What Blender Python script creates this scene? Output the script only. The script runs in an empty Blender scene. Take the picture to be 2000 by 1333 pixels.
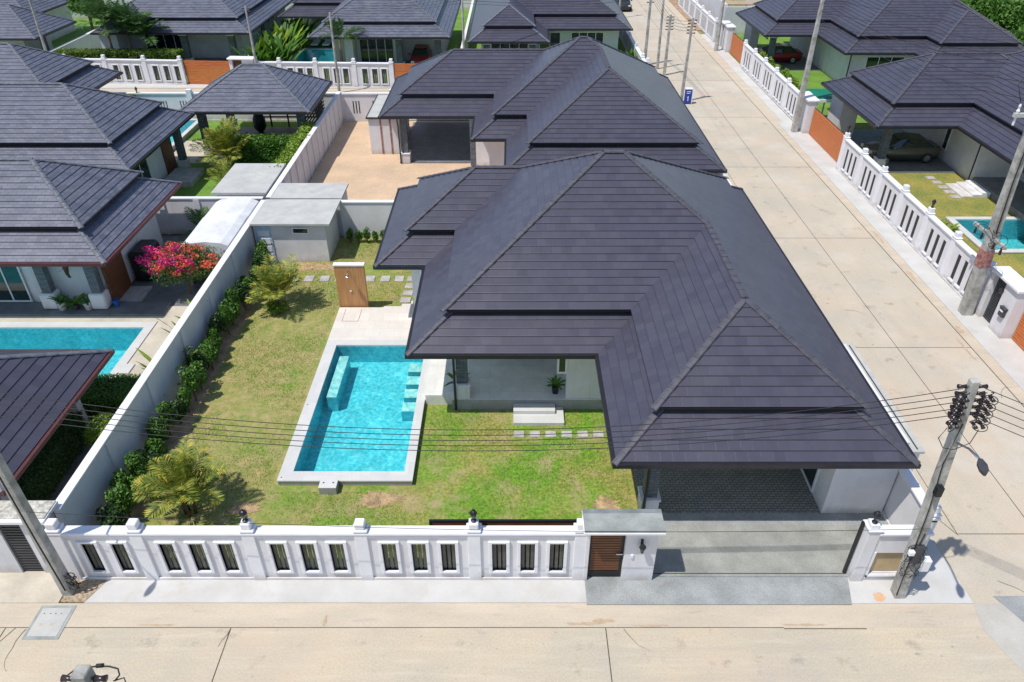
import bpy, math, random
import numpy as np
from mathutils import Vector, Matrix
R=math.radians
C=bpy.context.scene.collection
random.seed(7)
# ------------------------------------------------------------------ camera, sky, sun, exposure
cam=bpy.data.cameras.new('camera'); co=bpy.data.objects.new('camera',cam); C.objects.link(co)
co.location=(0,0,17); co.rotation_euler=(R(90-34.576),0,0)
cam.sensor_fit='HORIZONTAL'; cam.sensor_width=36; cam.lens=36*1440/2000
cam.clip_start=.1; cam.clip_end=1000
bpy.context.scene.camera=co
W=bpy.data.worlds.new("World"); bpy.context.scene.world=W; W.use_nodes=True
nt=W.node_tree; bg=nt.nodes['Background']; sky=nt.nodes.new('ShaderNodeTexSky'); sky.sky_type='NISHITA'
SUN_EL,SUN_AZ=64.5,237          # azimuth clockwise from +Y
sky.sun_disc=False; sky.sun_elevation=R(SUN_EL); sky.sun_rotation=R(SUN_AZ)
sky.air_density=1.0; sky.dust_density=.6; sky.ozone_density=1.5
nt.links.new(sky.outputs[0],bg.inputs[0]); bg.inputs[1].default_value=.15
sl=bpy.data.lights.new('sun','SUN'); sl.energy=4.4; sl.angle=R(.53); sl.color=(1,.955,.88)
so=bpy.data.objects.new('sun',sl); C.objects.link(so)
sd=Vector((math.sin(R(SUN_AZ))*math.cos(R(SUN_EL)),math.cos(R(SUN_AZ))*math.cos(R(SUN_EL)),math.sin(R(SUN_EL))))
so.rotation_euler=sd.to_track_quat('Z','Y').to_euler(); so.location=(0,0,60)
vs=bpy.context.scene.view_settings
vs.view_transform='Standard'; vs.look='None'; vs.exposure=.0; vs.gamma=1; vs.use_curve_mapping=False
bpy.context.scene.cycles.max_bounces=6
bpy.context.scene.cycles.transparent_max_bounces=12
# ------------------------------------------------------------------ materials
def mat(name,col,rough=.8,var=.12,scale=3.,bump=0.,bscale=None,metal=0.,col2=None,fine=0.,fs=14,spec=.5,obj=False,stretch=None,thr=(.35,.65),stains=()):
    m=bpy.data.materials.new(name); m.use_nodes=True; n=m.node_tree; L=n.links.new
    b=n.nodes['Principled BSDF']; b.inputs['Roughness'].default_value=rough; b.inputs['Metallic'].default_value=metal
    b.inputs['Specular IOR Level'].default_value=spec
    if obj: src=n.nodes.new('ShaderNodeTexCoord').outputs['Object']
    else: src=n.nodes.new('ShaderNodeNewGeometry').outputs['Position']
    if stretch:
        mp=n.nodes.new('ShaderNodeMapping'); mp.inputs['Scale'].default_value=stretch; L(src,mp.inputs[0]); src=mp.outputs[0]
    t=n.nodes.new('ShaderNodeTexNoise'); t.inputs['Scale'].default_value=scale; t.inputs['Detail'].default_value=6; t.inputs['Roughness'].default_value=.62
    L(src,t.inputs['Vector'])
    r=n.nodes.new('ShaderNodeValToRGB'); L(t.outputs[0],r.inputs[0])
    c2=col2 or tuple(max(0,c*(1-2*var)) for c in col); c1=col if col2 else tuple(min(1,c*(1+var)) for c in col)
    r.color_ramp.elements[0].position=thr[0]; r.color_ramp.elements[1].position=thr[1]
    r.color_ramp.elements[0].color=(*c2,1); r.color_ramp.elements[1].color=(*c1,1)
    out=r.outputs[0]
    if fine:
        t2=n.nodes.new('ShaderNodeTexNoise'); t2.inputs['Scale'].default_value=scale*fs; t2.inputs['Detail'].default_value=5; L(src,t2.inputs['Vector'])
        mr=n.nodes.new('ShaderNodeMapRange'); mr.inputs[1].default_value=.3; mr.inputs[2].default_value=.7; mr.inputs[3].default_value=1-fine; mr.inputs[4].default_value=1+fine
        L(t2.outputs[0],mr.inputs[0])
        mx=n.nodes.new('ShaderNodeVectorMath'); mx.operation='SCALE'; L(out,mx.inputs[0]); L(mr.outputs[0],mx.inputs['Scale']); out=mx.outputs[0]
    for sc,strc,col_,lo,hi,amt in stains:
        mp=n.nodes.new('ShaderNodeMapping'); mp.inputs['Scale'].default_value=strc; mp.inputs['Location'].default_value=(sc*3.1,sc*1.7,0); L(src,mp.inputs[0])
        t4=n.nodes.new('ShaderNodeTexNoise'); t4.inputs['Scale'].default_value=sc; t4.inputs['Detail'].default_value=9; t4.inputs['Roughness'].default_value=.68; L(mp.outputs[0],t4.inputs['Vector'])
        m4=n.nodes.new('ShaderNodeMapRange'); m4.inputs[1].default_value=lo; m4.inputs[2].default_value=hi; m4.inputs[3].default_value=0; m4.inputs[4].default_value=amt; L(t4.outputs[0],m4.inputs[0])
        mi=n.nodes.new('ShaderNodeMix'); mi.data_type='RGBA'; L(m4.outputs[0],mi.inputs['Factor']); L(out,mi.inputs['A']); mi.inputs['B'].default_value=(*col_,1); out=mi.outputs['Result']
    L(out,b.inputs['Base Color'])
    if bump:
        t3=n.nodes.new('ShaderNodeTexNoise'); t3.inputs['Scale'].default_value=bscale or scale*8; t3.inputs['Detail'].default_value=5; L(src,t3.inputs['Vector'])
        bp=n.nodes.new('ShaderNodeBump'); bp.inputs['Strength'].default_value=bump; bp.inputs['Distance'].default_value=.02
        L(t3.outputs[0],bp.inputs['Height']); L(bp.outputs[0],b.inputs['Normal'])
    return m
def brickmat(name,c1,c2,mortar,bw,rh,ms=.01,rough=.7,uv=False,bump=.3,vert=False,noise=.15,stains=()):
    m=bpy.data.materials.new(name); m.use_nodes=True; n=m.node_tree; L=n.links.new
    b=n.nodes['Principled BSDF']; b.inputs['Roughness'].default_value=rough
    if uv: src=n.nodes.new('ShaderNodeTexCoord').outputs['UV']
    else: src=n.nodes.new('ShaderNodeNewGeometry').outputs['Position']
    if vert:
        sp=n.nodes.new('ShaderNodeSeparateXYZ'); L(src,sp.inputs[0]); ad=n.nodes.new('ShaderNodeMath'); L(sp.outputs[0],ad.inputs[0]); L(sp.outputs[1],ad.inputs[1])
        cb=n.nodes.new('ShaderNodeCombineXYZ'); L(ad.outputs[0],cb.inputs[0]); L(sp.outputs[2],cb.inputs[1]); src=cb.outputs[0]
    k=n.nodes.new('ShaderNodeTexBrick'); k.inputs['Scale'].default_value=1; k.inputs['Brick Width'].default_value=bw; k.inputs['Row Height'].default_value=rh
    k.inputs['Mortar Size'].default_value=ms; k.inputs['Mortar Smooth'].default_value=.1; k.inputs['Bias'].default_value=0
    k.inputs['Color1'].default_value=(*c1,1); k.inputs['Color2'].default_value=(*c2,1); k.inputs['Mortar'].default_value=(*mortar,1)
    L(src,k.inputs['Vector'])
    t2=n.nodes.new('ShaderNodeTexNoise'); t2.inputs['Scale'].default_value=1.3; t2.inputs['Detail'].default_value=8; t2.inputs['Roughness'].default_value=.7
    L(n.nodes.new('ShaderNodeNewGeometry').outputs['Position'],t2.inputs['Vector'])
    mr=n.nodes.new('ShaderNodeMapRange'); mr.inputs[1].default_value=.3; mr.inputs[2].default_value=.7; mr.inputs[3].default_value=1-noise; mr.inputs[4].default_value=1+noise; L(t2.outputs[0],mr.inputs[0])
    mx=n.nodes.new('ShaderNodeVectorMath'); mx.operation='SCALE'; L(k.outputs[0],mx.inputs[0]); L(mr.outputs[0],mx.inputs['Scale']); out=mx.outputs[0]
    for sc,strc,col_,lo,hi,amt in stains:
        t4=n.nodes.new('ShaderNodeTexNoise'); t4.inputs['Scale'].default_value=sc; t4.inputs['Detail'].default_value=9; t4.inputs['Roughness'].default_value=.68; L(n.nodes.new('ShaderNodeNewGeometry').outputs['Position'],t4.inputs['Vector'])
        m4=n.nodes.new('ShaderNodeMapRange'); m4.inputs[1].default_value=lo; m4.inputs[2].default_value=hi; m4.inputs[3].default_value=0; m4.inputs[4].default_value=amt; L(t4.outputs[0],m4.inputs[0])
        mi=n.nodes.new('ShaderNodeMix'); mi.data_type='RGBA'; L(m4.outputs[0],mi.inputs['Factor']); L(out,mi.inputs['A']); mi.inputs['B'].default_value=(*col_,1); out=mi.outputs['Result']
    L(out,b.inputs['Base Color'])
    bp=n.nodes.new('ShaderNodeBump'); bp.inputs['Strength'].default_value=bump; bp.inputs['Distance'].default_value=.01; bp.invert=True
    L(k.outputs['Fac'],bp.inputs['Height']); L(bp.outputs[0],b.inputs['Normal'])
    return m
def leafmat(name,ca,cb,cc=None,trans=.3):
    m=bpy.data.materials.new(name); m.use_nodes=True; n=m.node_tree; L=n.links.new
    for x in list(n.nodes):
        if x.type=='BSDF_PRINCIPLED': n.nodes.remove(x)
    g=n.nodes.new('ShaderNodeNewGeometry'); r=n.nodes.new('ShaderNodeValToRGB'); L(g.outputs['Random Per Island'],r.inputs[0])
    r.color_ramp.elements[0].color=(*ca,1); r.color_ramp.elements[1].color=(*cb,1)
    if cc: e=r.color_ramp.elements.new(.8); e.color=(*cb,1); r.color_ramp.elements[-1].color=(*cc,1)
    p=n.nodes.new('ShaderNodeBsdfPrincipled'); p.inputs['Roughness'].default_value=.55; L(r.outputs[0],p.inputs['Base Color'])
    t=n.nodes.new('ShaderNodeBsdfTranslucent'); L(r.outputs[0],t.inputs[0])
    x=n.nodes.new('ShaderNodeMixShader'); x.inputs[0].default_value=trans; L(p.outputs[0],x.inputs[1]); L(t.outputs[0],x.inputs[2])
    L(x.outputs[0],n.nodes['Material Output'].inputs[0]); return m
def watermat(name,tint):
    m=bpy.data.materials.new(name); m.use_nodes=True; n=m.node_tree; L=n.links.new
    for x in list(n.nodes):
        if x.type=='BSDF_PRINCIPLED': n.nodes.remove(x)
    g=n.nodes.new('ShaderNodeNewGeometry')
    mp=n.nodes.new('ShaderNodeTexNoise'); mp.inputs['Scale'].default_value=2.2; mp.inputs['Detail'].default_value=2; L(g.outputs['Position'],mp.inputs['Vector'])
    ad=n.nodes.new('ShaderNodeVectorMath'); ad.operation='MULTIPLY_ADD'; ad.inputs[1].default_value=(.22,.22,.22); L(mp.outputs['Color'],ad.inputs[0]); L(g.outputs['Position'],ad.inputs[2])
    v=n.nodes.new('ShaderNodeTexVoronoi'); v.feature='SMOOTH_F1'; v.inputs['Scale'].default_value=7.5; L(ad.outputs[0],v.inputs['Vector'])
    bp=n.nodes.new('ShaderNodeBump'); bp.inputs['Strength'].default_value=.35; bp.inputs['Distance'].default_value=.04; L(v.outputs['Distance'],bp.inputs['Height'])
    gl=n.nodes.new('ShaderNodeBsdfGlossy'); gl.inputs['Roughness'].default_value=.03; L(bp.outputs[0],gl.inputs['Normal'])
    tr=n.nodes.new('ShaderNodeBsdfTransparent')
    r=n.nodes.new('ShaderNodeValToRGB'); r.color_ramp.elements[0].position=.1; r.color_ramp.elements[1].position=.75
    r.color_ramp.elements[0].color=(tint[0]*.52,tint[1]*.84,tint[2]*.88,1); r.color_ramp.elements[1].color=(min(1,tint[0]*1.65),1,1,1)  # light ripples painted into the water tint, brighter and darker with Voronoi distance
    L(v.outputs['Distance'],r.inputs[0]); L(r.outputs[0],tr.inputs[0])
    f=n.nodes.new('ShaderNodeFresnel'); f.inputs['IOR'].default_value=1.33; L(bp.outputs[0],f.inputs['Normal'])
    x=n.nodes.new('ShaderNodeMixShader'); L(f.outputs[0],x.inputs[0]); L(tr.outputs[0],x.inputs[1]); L(gl.outputs[0],x.inputs[2])
    L(x.outputs[0],n.nodes['Material Output'].inputs[0]); return m
M={}
M['tile']=brickmat('roof_tile',(.053,.051,.074),(.067,.065,.090),(.043,.042,.06),.34,.31,.005,rough=.34,uv=True,noise=.08,stains=[(.5,0,(.095,.09,.105),.5,.7,.3),(16,0,(.38,.38,.40),.70,.76,.6)],bump=.25)
M['tile_old']=brickmat('roof_tile_weathered',(.088,.095,.135),(.132,.140,.182),(.055,.058,.08),.34,.155,.008,rough=.42,uv=True,noise=.22,stains=[(.6,0,(.17,.175,.20),.5,.7,.4),(14,0,(.42,.43,.45),.67,.76,.6)])
M['ridge']=mat('ridge_tile',(.075,.073,.092),.55,.15,6)
M['ridge_old']=mat('ridge_tile_weathered',(.13,.14,.17),.6,.18,6)
M['dark']=mat('dark_gutter',(.018,.017,.022),.45,.1,4)
M['riser']=mat('riser_board',(.012,.012,.018),.7,.1,4)
M['maroon']=mat('maroon_gutter',(.10,.028,.028),.5,.1,4)
M['white']=mat('white_wall_paint',(.68,.67,.69),.75,.035,1.2,bump=.05,bscale=60,fine=.02,stains=[(1.5,(5,5,.35),(.40,.39,.38),.55,.72,.28),(.7,(1,1,1),(.47,.45,.43),.52,.7,.3)])
M['white2']=mat('grey_white_wall_paint',(.62,.62,.64),.8,.05,1.1,bump=.05,bscale=60,fine=.03,stains=[(1.5,(5,5,.35),(.40,.39,.38),.55,.72,.28),(.7,(1,1,1),(.47,.45,.43),.52,.7,.3)])
M['trim']=mat('white_trim',(.74,.74,.77),.6,.03,2)
M['soffit']=mat('soffit',(.8,.8,.8),.8,.03,2)
ST=[(.22,(1,1,1),(.53,.41,.31),.5,.62,.4),(.7,(.06,1.6,1),(.36,.33,.28),.52,.70,.45),(1.3,(1,1,1),(.22,.19,.15),.58,.72,.65),(7,(1,1,1),(.12,.10,.08),.66,.74,.75),(.5,(1,9,1),(.62,.55,.44),.5,.7,.35),(3,(6,.25,1),(.40,.33,.25),.55,.8,.25)]
M['concrete_road']=mat('road_concrete',(.51,.43,.315),.9,.1,.35,bump=.12,bscale=30,col2=(.43,.385,.31),fine=.10,fs=60,stains=ST)
M['side_concrete']=mat('side_road_concrete',(.50,.43,.335),.9,.1,.35,bump=.12,bscale=30,col2=(.43,.39,.32),fine=.10,fs=60,stains=[ST[0],(.7,(1.6,.06,1),(.36,.33,.28),.52,.70,.4)]+ST[2:4]+[(.3,(1,1,1),(.55,.51,.44),.5,.66,.5)])
M['gutter_conc']=mat('road_edge_concrete',(.54,.46,.36),.9,.1,.8,bump=.12,bscale=30,col2=(.45,.39,.31),fine=.09,fs=40,stretch=(.4,1.6,1),stains=[(1.2,(1,2.5,1),(.50,.29,.16),.60,.72,.6),(2.2,(1,1.5,1),(.33,.31,.28),.57,.7,.6),(12,(1,1,1),(.14,.11,.08),.68,.77,.6)])
M['joint']=mat('joint_tar',(.09,.07,.05),.9,.2,5)
M['pavement']=mat('pale_pavement',(.53,.525,.515),.85,.05,.8,bump=.08,bscale=40,fine=.04,fs=40,col2=(.46,.45,.43),stains=[(.9,(1,1,1),(.44,.40,.33),.55,.7,.6),(4,(1,1,1),(.30,.29,.27),.66,.78,.5)])
M['patch']=mat('worn_concrete_patch',(.46,.44,.40),.9,.1,.9,bump=.1,bscale=30,col2=(.38,.355,.31),fine=.08,fs=50)
M['pave_beige']=mat('beige_pavement',(.50,.45,.37),.88,.08,.9,bump=.08,bscale=40,fine=.05)
M['wash']=mat('washed_gravel',(.29,.305,.305),.85,.12,1.0,bump=.3,bscale=90,fine=.38,fs=55,stains=[(.8,(.3,1,1),(.27,.27,.25),.55,.7,.4)])
M['wash2']=mat('washed_gravel_beige',(.29,.295,.27),.85,.12,1.0,bump=.3,bscale=90,fine=.32,fs=55,stains=[(.8,(.3,1,1),(.27,.27,.25),.55,.7,.4)])
M['paver']=brickmat('grey_pavers',(.20,.21,.19),(.26,.26,.23),(.08,.08,.08),.2,.1,.012,rough=.85)
M['bluetile']=mat('slate_floor_tile',(.16,.17,.18),.5,.12,2)
M['floor']=brickmat('terrace_tile',(.66,.65,.61),(.72,.7,.66),(.5,.5,.47),.8,.8,.006,rough=.45,bump=.1)
M['deck']=brickmat('beige_deck_tile',(.60,.56,.51),(.65,.61,.56),(.5,.47,.43),.6,.6,.006,rough=.6,bump=.1,noise=.07)
M['coping']=brickmat('pale_coping',(.52,.52,.51),(.57,.565,.55),(.5,.49,.47),.6,.6,.006,rough=.6,bump=.1,noise=.06)
M['greytile']=brickmat('grey_tile',(.30,.30,.29),(.34,.34,.33),(.24,.24,.24),.6,.3,.006,rough=.6,bump=.1,vert=True)
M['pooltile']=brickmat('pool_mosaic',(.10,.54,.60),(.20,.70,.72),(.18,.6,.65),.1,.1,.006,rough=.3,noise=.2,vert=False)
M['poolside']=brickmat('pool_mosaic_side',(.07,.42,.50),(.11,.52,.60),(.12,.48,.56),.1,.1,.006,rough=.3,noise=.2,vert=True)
M['poolstep']=brickmat('pool_step_mosaic',(.46,.66,.60),(.62,.78,.70),(.5,.7,.66),.1,.1,.008,rough=.3,noise=.15)
M['water']=watermat('pool_water',(.60,.93,.97))
M['sand']=mat('sandy_ground',(.60,.43,.29),.95,.1,.5,bump=.3,bscale=12,col2=(.47,.35,.24),fine=.08)
M['soil']=mat('bare_soil',(.44,.30,.17),.95,.2,2.5,bump=.5,bscale=14,fine=.2)
M['gravel']=mat('loose_stones',(.52,.42,.30),.95,.3,14,bump=.9,bscale=22,col2=(.2,.14,.09),fine=.3)
M['lawn']=mat('patchy_lawn',(.125,.25,.018),.95,.2,.45,bump=.5,bscale=40,col2=(.25,.24,.06),fine=.38,fs=24,thr=(.38,.56),stains=[(.9,(1,1,1),(.36,.285,.15),.50,.64,.85),(1.1,(1,1,1),(.10,.19,.018),.52,.66,.7)])
def dry(m):
    n=m.node_tree; L=n.links.new; b=n.nodes['Principled BSDF']; src=b.inputs['Base Color'].links[0].from_socket
    g=n.nodes.new('ShaderNodeNewGeometry'); sp=n.nodes.new('ShaderNodeSeparateXYZ'); L(g.outputs['Position'],sp.inputs[0])
    t=n.nodes.new('ShaderNodeTexNoise'); t.inputs['Scale'].default_value=.8; t.inputs['Detail'].default_value=7; L(g.outputs['Position'],t.inputs['Vector'])
    a=n.nodes.new('ShaderNodeMath'); a.operation='MULTIPLY_ADD'; a.inputs[1].default_value=14; L(t.outputs[0],a.inputs[0]); L(sp.outputs[0],a.inputs[2])
    r=n.nodes.new('ShaderNodeMapRange'); r.inputs[1].default_value=4.5; r.inputs[2].default_value=-1.5; r.inputs[3].default_value=0; r.inputs[4].default_value=.72; L(a.outputs[0],r.inputs[0])
    f=n.nodes.new('ShaderNodeTexNoise'); f.inputs['Scale'].default_value=2.6; f.inputs['Detail'].default_value=11; f.inputs['Roughness'].default_value=.78; L(g.outputs['Position'],f.inputs['Vector'])
    c=n.nodes.new('ShaderNodeValToRGB'); c.color_ramp.elements[0].position=.35; c.color_ramp.elements[1].position=.65; c.color_ramp.elements[0].color=(.13,.19,.025,1); c.color_ramp.elements[1].color=(.46,.33,.17,1); L(f.outputs[0],c.inputs[0])
    x=n.nodes.new('ShaderNodeMix'); x.data_type='RGBA'; L(r.outputs[0],x.inputs['Factor']); L(src,x.inputs['A']); L(c.outputs[0],x.inputs['B']); L(x.outputs['Result'],b.inputs['Base Color'])
dry(M['lawn'])
M['turf']=mat('green_turf',(.13,.25,.03),.95,.12,.7,bump=.4,bscale=40,fine=.25)
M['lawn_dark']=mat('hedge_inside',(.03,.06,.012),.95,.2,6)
M['dryturf']=mat('yellow_turf',(.30,.25,.06),.95,.15,.7,bump=.4,bscale=40,fine=.3,col2=(.16,.19,.04))
M['scrub']=mat('scrub_ground',(.12,.16,.04),.95,.2,.2,col2=(.3,.24,.13),fine=.3)
M['wood']=mat('orange_wood',(.58,.17,.045),.5,.16,6,stretch=(.3,.3,6),obj=True)
M['wood2']=mat('brown_wood',(.16,.06,.025),.5,.2,6,stretch=(.3,.3,6),obj=True)
M['teak']=mat('teak_tile',(.50,.26,.10),.45,.1,1.6,stretch=(9,9,.5),obj=True,col2=(.36,.165,.06))
def grime(m,c=(.33,.27,.20)):
    n=m.node_tree; L=n.links.new; b=n.nodes['Principled BSDF']; src=b.inputs['Base Color'].links[0].from_socket
    g=n.nodes.new('ShaderNodeNewGeometry'); sp=n.nodes.new('ShaderNodeSeparateXYZ'); L(g.outputs['Position'],sp.inputs[0])
    t=n.nodes.new('ShaderNodeTexNoise'); t.inputs['Scale'].default_value=2.5; t.inputs['Detail'].default_value=8; L(g.outputs['Position'],t.inputs['Vector'])
    a=n.nodes.new('ShaderNodeMath'); a.operation='MULTIPLY_ADD'; a.inputs[1].default_value=-.7; L(t.outputs[0],a.inputs[0]); L(sp.outputs[2],a.inputs[2])
    r=n.nodes.new('ShaderNodeMapRange'); r.inputs[1].default_value=.0; r.inputs[2].default_value=-.38; r.inputs[3].default_value=0; r.inputs[4].default_value=.55; L(a.outputs[0],r.inputs[0])
    x=n.nodes.new('ShaderNodeMix'); x.data_type='RGBA'; L(r.outputs[0],x.inputs['Factor']); L(src,x.inputs['A']); x.inputs['B'].default_value=(*c,1); L(x.outputs['Result'],b.inputs['Base Color'])
for k_ in ('white','white2','trim'): grime(M[k_])
M['black']=mat('black_metal',(.016,.017,.02),.45,.1,5,metal=.2)
M['char']=mat('charcoal_metal',(.05,.052,.06),.5,.1,5)
M['slat']=mat('olive_grey_slat',(.085,.088,.075),.5,.12,5)
M['stone']=brickmat('slate_cladding',(.09,.11,.13),(.19,.21,.24),(.03,.035,.04),.28,.055,.006,rough=.7,vert=True,bump=.9)
M['pale_stone']=mat('crazy_paving',(.5,.48,.42),.8,.25,7,fine=.2)
M['slate']=mat('step_stone',(.42,.40,.40),.8,.12,3,fine=.1)
M['slab']=mat('grey_roof_slab',(.44,.445,.43),.9,.06,1.5,bump=.1,fine=.05,stains=[(.8,(1,1,1),(.52,.50,.44),.5,.65,.6),(2.5,(1,1,1),(.26,.26,.24),.6,.75,.5)])
M['slab2']=mat('pier_hood_top',(.30,.32,.31),.85,.12,2,fine=.08)
M['canvas']=mat('white_canvas',(.64,.65,.66),.85,.06,1.5,bump=.2,bscale=3,fine=.05)
M['pole']=mat('pole_concrete',(.40,.39,.36),.9,.2,2.5,bump=.3,fine=.12)
M['ceramic']=mat('dark_insulator',(.035,.022,.028),.25,.1,5)
M['cable']=mat('cable',(.015,.015,.017),.6,.1,5)
M['glass']=mat('window_glass',(.012,.03,.032),.06,.1,1,spec=.8)
M['frame']=mat('window_frame',(.72,.73,.74),.4,.03,3)
M['blue']=mat('sign_blue',(.01,.05,.33),.5,.05,3)
M['bluepaint']=mat('pale_blue_door',(.42,.52,.68),.6,.05,3)
M['chrome']=mat('chrome',(.7,.7,.72),.15,.05,3,metal=1)
M['pot']=mat('pale_pot',(.5,.5,.48),.7,.15,5)
M['bark']=mat('palm_bark',(.17,.12,.07),.9,.25,9,bump=.5,obj=True)
M['tyre']=mat('tyre_rubber',(.015,.015,.016),.8,.1,5)
M['carbody']=mat('car_paint_champagne',(.13,.13,.11),.25,.04,3,metal=.5)
M['carred']=mat('car_paint_red',(.25,.015,.02),.25,.04,3)
M['carwhite']=mat('car_paint_dark',(.03,.03,.035),.25,.04,3)
M['greencloth']=mat('green_awning',(.0,.17,.10),.6,.1,3)
M['bluecloth']=mat('blue_bucket',(.03,.13,.45),.5,.1,3)
M['rust']=mat('orange_marking',(.62,.31,.15),.9,.2,12,col2=(.5,.40,.29),fine=.15)
M['roadstain']=mat('road_dirt',(.42,.29,.18),.95,.2,5,col2=(.48,.39,.29),fine=.2)
M['roadspot']=mat('road_oil_spot',(.30,.27,.22),.9,.2,5,col2=(.40,.35,.28),fine=.2)
M['tan']=mat('tan_panel',(.44,.33,.19),.5,.12,1.5)
M['pinkcol']=mat('red_band',(.38,.17,.15),.85,.3,6,fine=.2)
M['rubble']=mat('building_rubble',(.40,.26,.16),.95,.3,3,bump=.6,fine=.3)
M['trophy']=mat('dark_wood_carving',(.06,.035,.02),.5,.2,8)
M['lf_dark']=leafmat('leaf_dark',(.022,.06,.012),(.06,.14,.03))
M['lf_mid']=leafmat('leaf_mid',(.04,.12,.012),(.13,.28,.035))
M['lf_bright']=leafmat('leaf_bright',(.10,.20,.012),(.30,.42,.04))
M['lf_hedge']=leafmat('leaf_hedge',(.06,.13,.012),(.19,.27,.03))
M['lf_palm']=leafmat('leaf_yellow_palm',(.08,.16,.02),(.30,.34,.05),(.68,.50,.05))
M['lf_palmd']=leafmat('leaf_dark_palm',(.03,.08,.02),(.09,.19,.045))
M['lf_boug']=leafmat('bougainvillea_leaf',(.05,.12,.02),(.13,.22,.04))
M['fl_pink']=leafmat('petal_pink',(.55,.015,.16),(.85,.05,.36))
M['fl_orange']=leafmat('petal_orange',(.72,.06,.06),(.92,.22,.10))
M['lf_grass']=leafmat('grass_blade',(.09,.18,.015),(.23,.32,.04),(.42,.34,.14))
# ------------------------------------------------------------------ builders
ORG={}
def _org(o):
    p=Vector((0,0,0))
    if o is not None and o.name in ORG: p=ORG[o.name]
    return p
def meta(o,label=None,cat=None,group=None,kind=None):
    if label: o['label']=label
    if cat: o['category']=cat
    if group: o['group']=group
    if kind: o['kind']=kind
    return o
def thing(name,label,cat,loc=(0,0,0),rot=0,group=None):
    o=bpy.data.objects.new(name,None); C.objects.link(o); o.location=loc; o.rotation_euler=(0,0,rot)
    o.empty_display_size=.2; ORG[o.name]=Vector(loc)
    return meta(o,label,cat,group)
class MB:
    def __init__(s): s.v=[]; s.f=[]; s.uv=[]
    def quad(s,*p):
        i=len(s.v); s.v+=[tuple(q) for q in p]; s.f.append(tuple(range(i,i+len(p)))); return s
    def box(s,x0,x1,y0,y1,z0,z1):
        i=len(s.v); s.v+=[(x0,y0,z0),(x1,y0,z0),(x1,y1,z0),(x0,y1,z0),(x0,y0,z1),(x1,y0,z1),(x1,y1,z1),(x0,y1,z1)]
        s.f+=[(i+3,i+2,i+1,i),(i+4,i+5,i+6,i+7),(i,i+1,i+5,i+4),(i+1,i+2,i+6,i+5),(i+2,i+3,i+7,i+6),(i+3,i,i+4,i+7)]; return s
    def prism(s,poly,z0,z1):
        n=len(poly); i=len(s.v); s.v+=[(x,y,z0) for x,y in poly]+[(x,y,z1) for x,y in poly]
        s.f.append(tuple(range(i+n-1,i-1,-1))); s.f.append(tuple(range(i+n,i+2*n)))
        for k in range(n): s.f.append((i+k,i+(k+1)%n,i+n+(k+1)%n,i+n+k))
        return s
    def xprism(s,poly,x0,x1,ax='x'):      # profile in (y,z) extruded along x, or (x,z) along y
        n=len(poly); i=len(s.v)
        for X in (x0,x1): s.v+=[((X,a,b) if ax=='x' else (a,X,b)) for a,b in poly]
        s.f.append(tuple(range(i+n-1,i-1,-1))); s.f.append(tuple(range(i+n,i+2*n)))
        for k in range(n): s.f.append((i+k,i+(k+1)%n,i+n+(k+1)%n,i+n+k))
        return s
    def tube(s,pts,r,n=8,caps=True):
        pts=[Vector(p) for p in pts]; rs=r if isinstance(r,(list,tuple)) else [r]*len(pts); i0=len(s.v)
        for k,p in enumerate(pts):
            a=pts[max(0,k-1)]; b=pts[min(len(pts)-1,k+1)]; d=(b-a).normalized()
            u=d.cross(Vector((0,0,1)));
            if u.length<1e-3: u=Vector((1,0,0))
            u.normalize(); w=d.cross(u)
            for j in range(n):
                t=2*math.pi*(j+.5)/n; q=p+(u*math.cos(t)+w*math.sin(t))*rs[k]; s.v.append(tuple(q))
        for k in range(len(pts)-1):
            for j in range(n):
                a=i0+k*n+j; b=i0+k*n+(j+1)%n; s.f.append((a,b,b+n,a+n))
        if caps:
            s.f.append(tuple(i0+j for j in range(n-1,-1,-1))); s.f.append(tuple(i0+(len(pts)-1)*n+j for j in range(n)))
        return s
    def lathe(s,cx,cy,prof,n=12):
        i0=len(s.v)
        for r,z in prof:
            for j in range(n): t=2*math.pi*j/n; s.v.append((cx+r*math.cos(t),cy+r*math.sin(t),z))
        for k in range(len(prof)-1):
            for j in range(n):
                a=i0+k*n+j; b=i0+k*n+(j+1)%n; s.f.append((a,b,b+n,a+n))
        s.f.append(tuple(i0+j for j in range(n-1,-1,-1))); s.f.append(tuple(i0+(len(prof)-1)*n+j for j in range(n)))
        return s
    def build(s,name,m,parent=None,bevel=0,smooth=False,world=True,label=None):
        off=_org(parent) if world else Vector((0,0,0))
        me=bpy.data.meshes.new(name); me.from_pydata([(a-off.x,b-off.y,c-off.z) for a,b,c in s.v],[],s.f)
        if s.uv:
            uvl=me.uv_layers.new(name='UVMap'); flat=[c for f in s.uv for p in f for c in p]; uvl.data.foreach_set('uv',flat)
        me.materials.append(M[m]); me.update()
        if smooth: me.polygons.foreach_set('use_smooth',[True]*len(me.polygons))
        o=bpy.data.objects.new(name,me); C.objects.link(o)
        if parent is not None: o.parent=parent; ORG[o.name]=off if world else Vector((0,0,0))
        else: ORG[o.name]=Vector((0,0,0))
        if bevel:
            b=o.modifiers.new('bevel','BEVEL'); b.width=bevel; b.segments=1; b.limit_method='ANGLE'
        if label: o['label']=label
        return o
def struct(mb,name,m,label=None,**k):
    o=mb.build(name,m,**k); o['kind']='structure'
    if label: o['label']=label
    return o
def single(mb,name,m,label,cat,group=None,**k):
    o=mb.build(name,m,**k); return meta(o,label,cat,group)
def copy_tree(o,parent=None):
    c=o.copy(); C.objects.link(c)
    if parent is not None: c.parent=parent
    for ch in list(o.children): copy_tree(ch,c)
    return c
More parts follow.
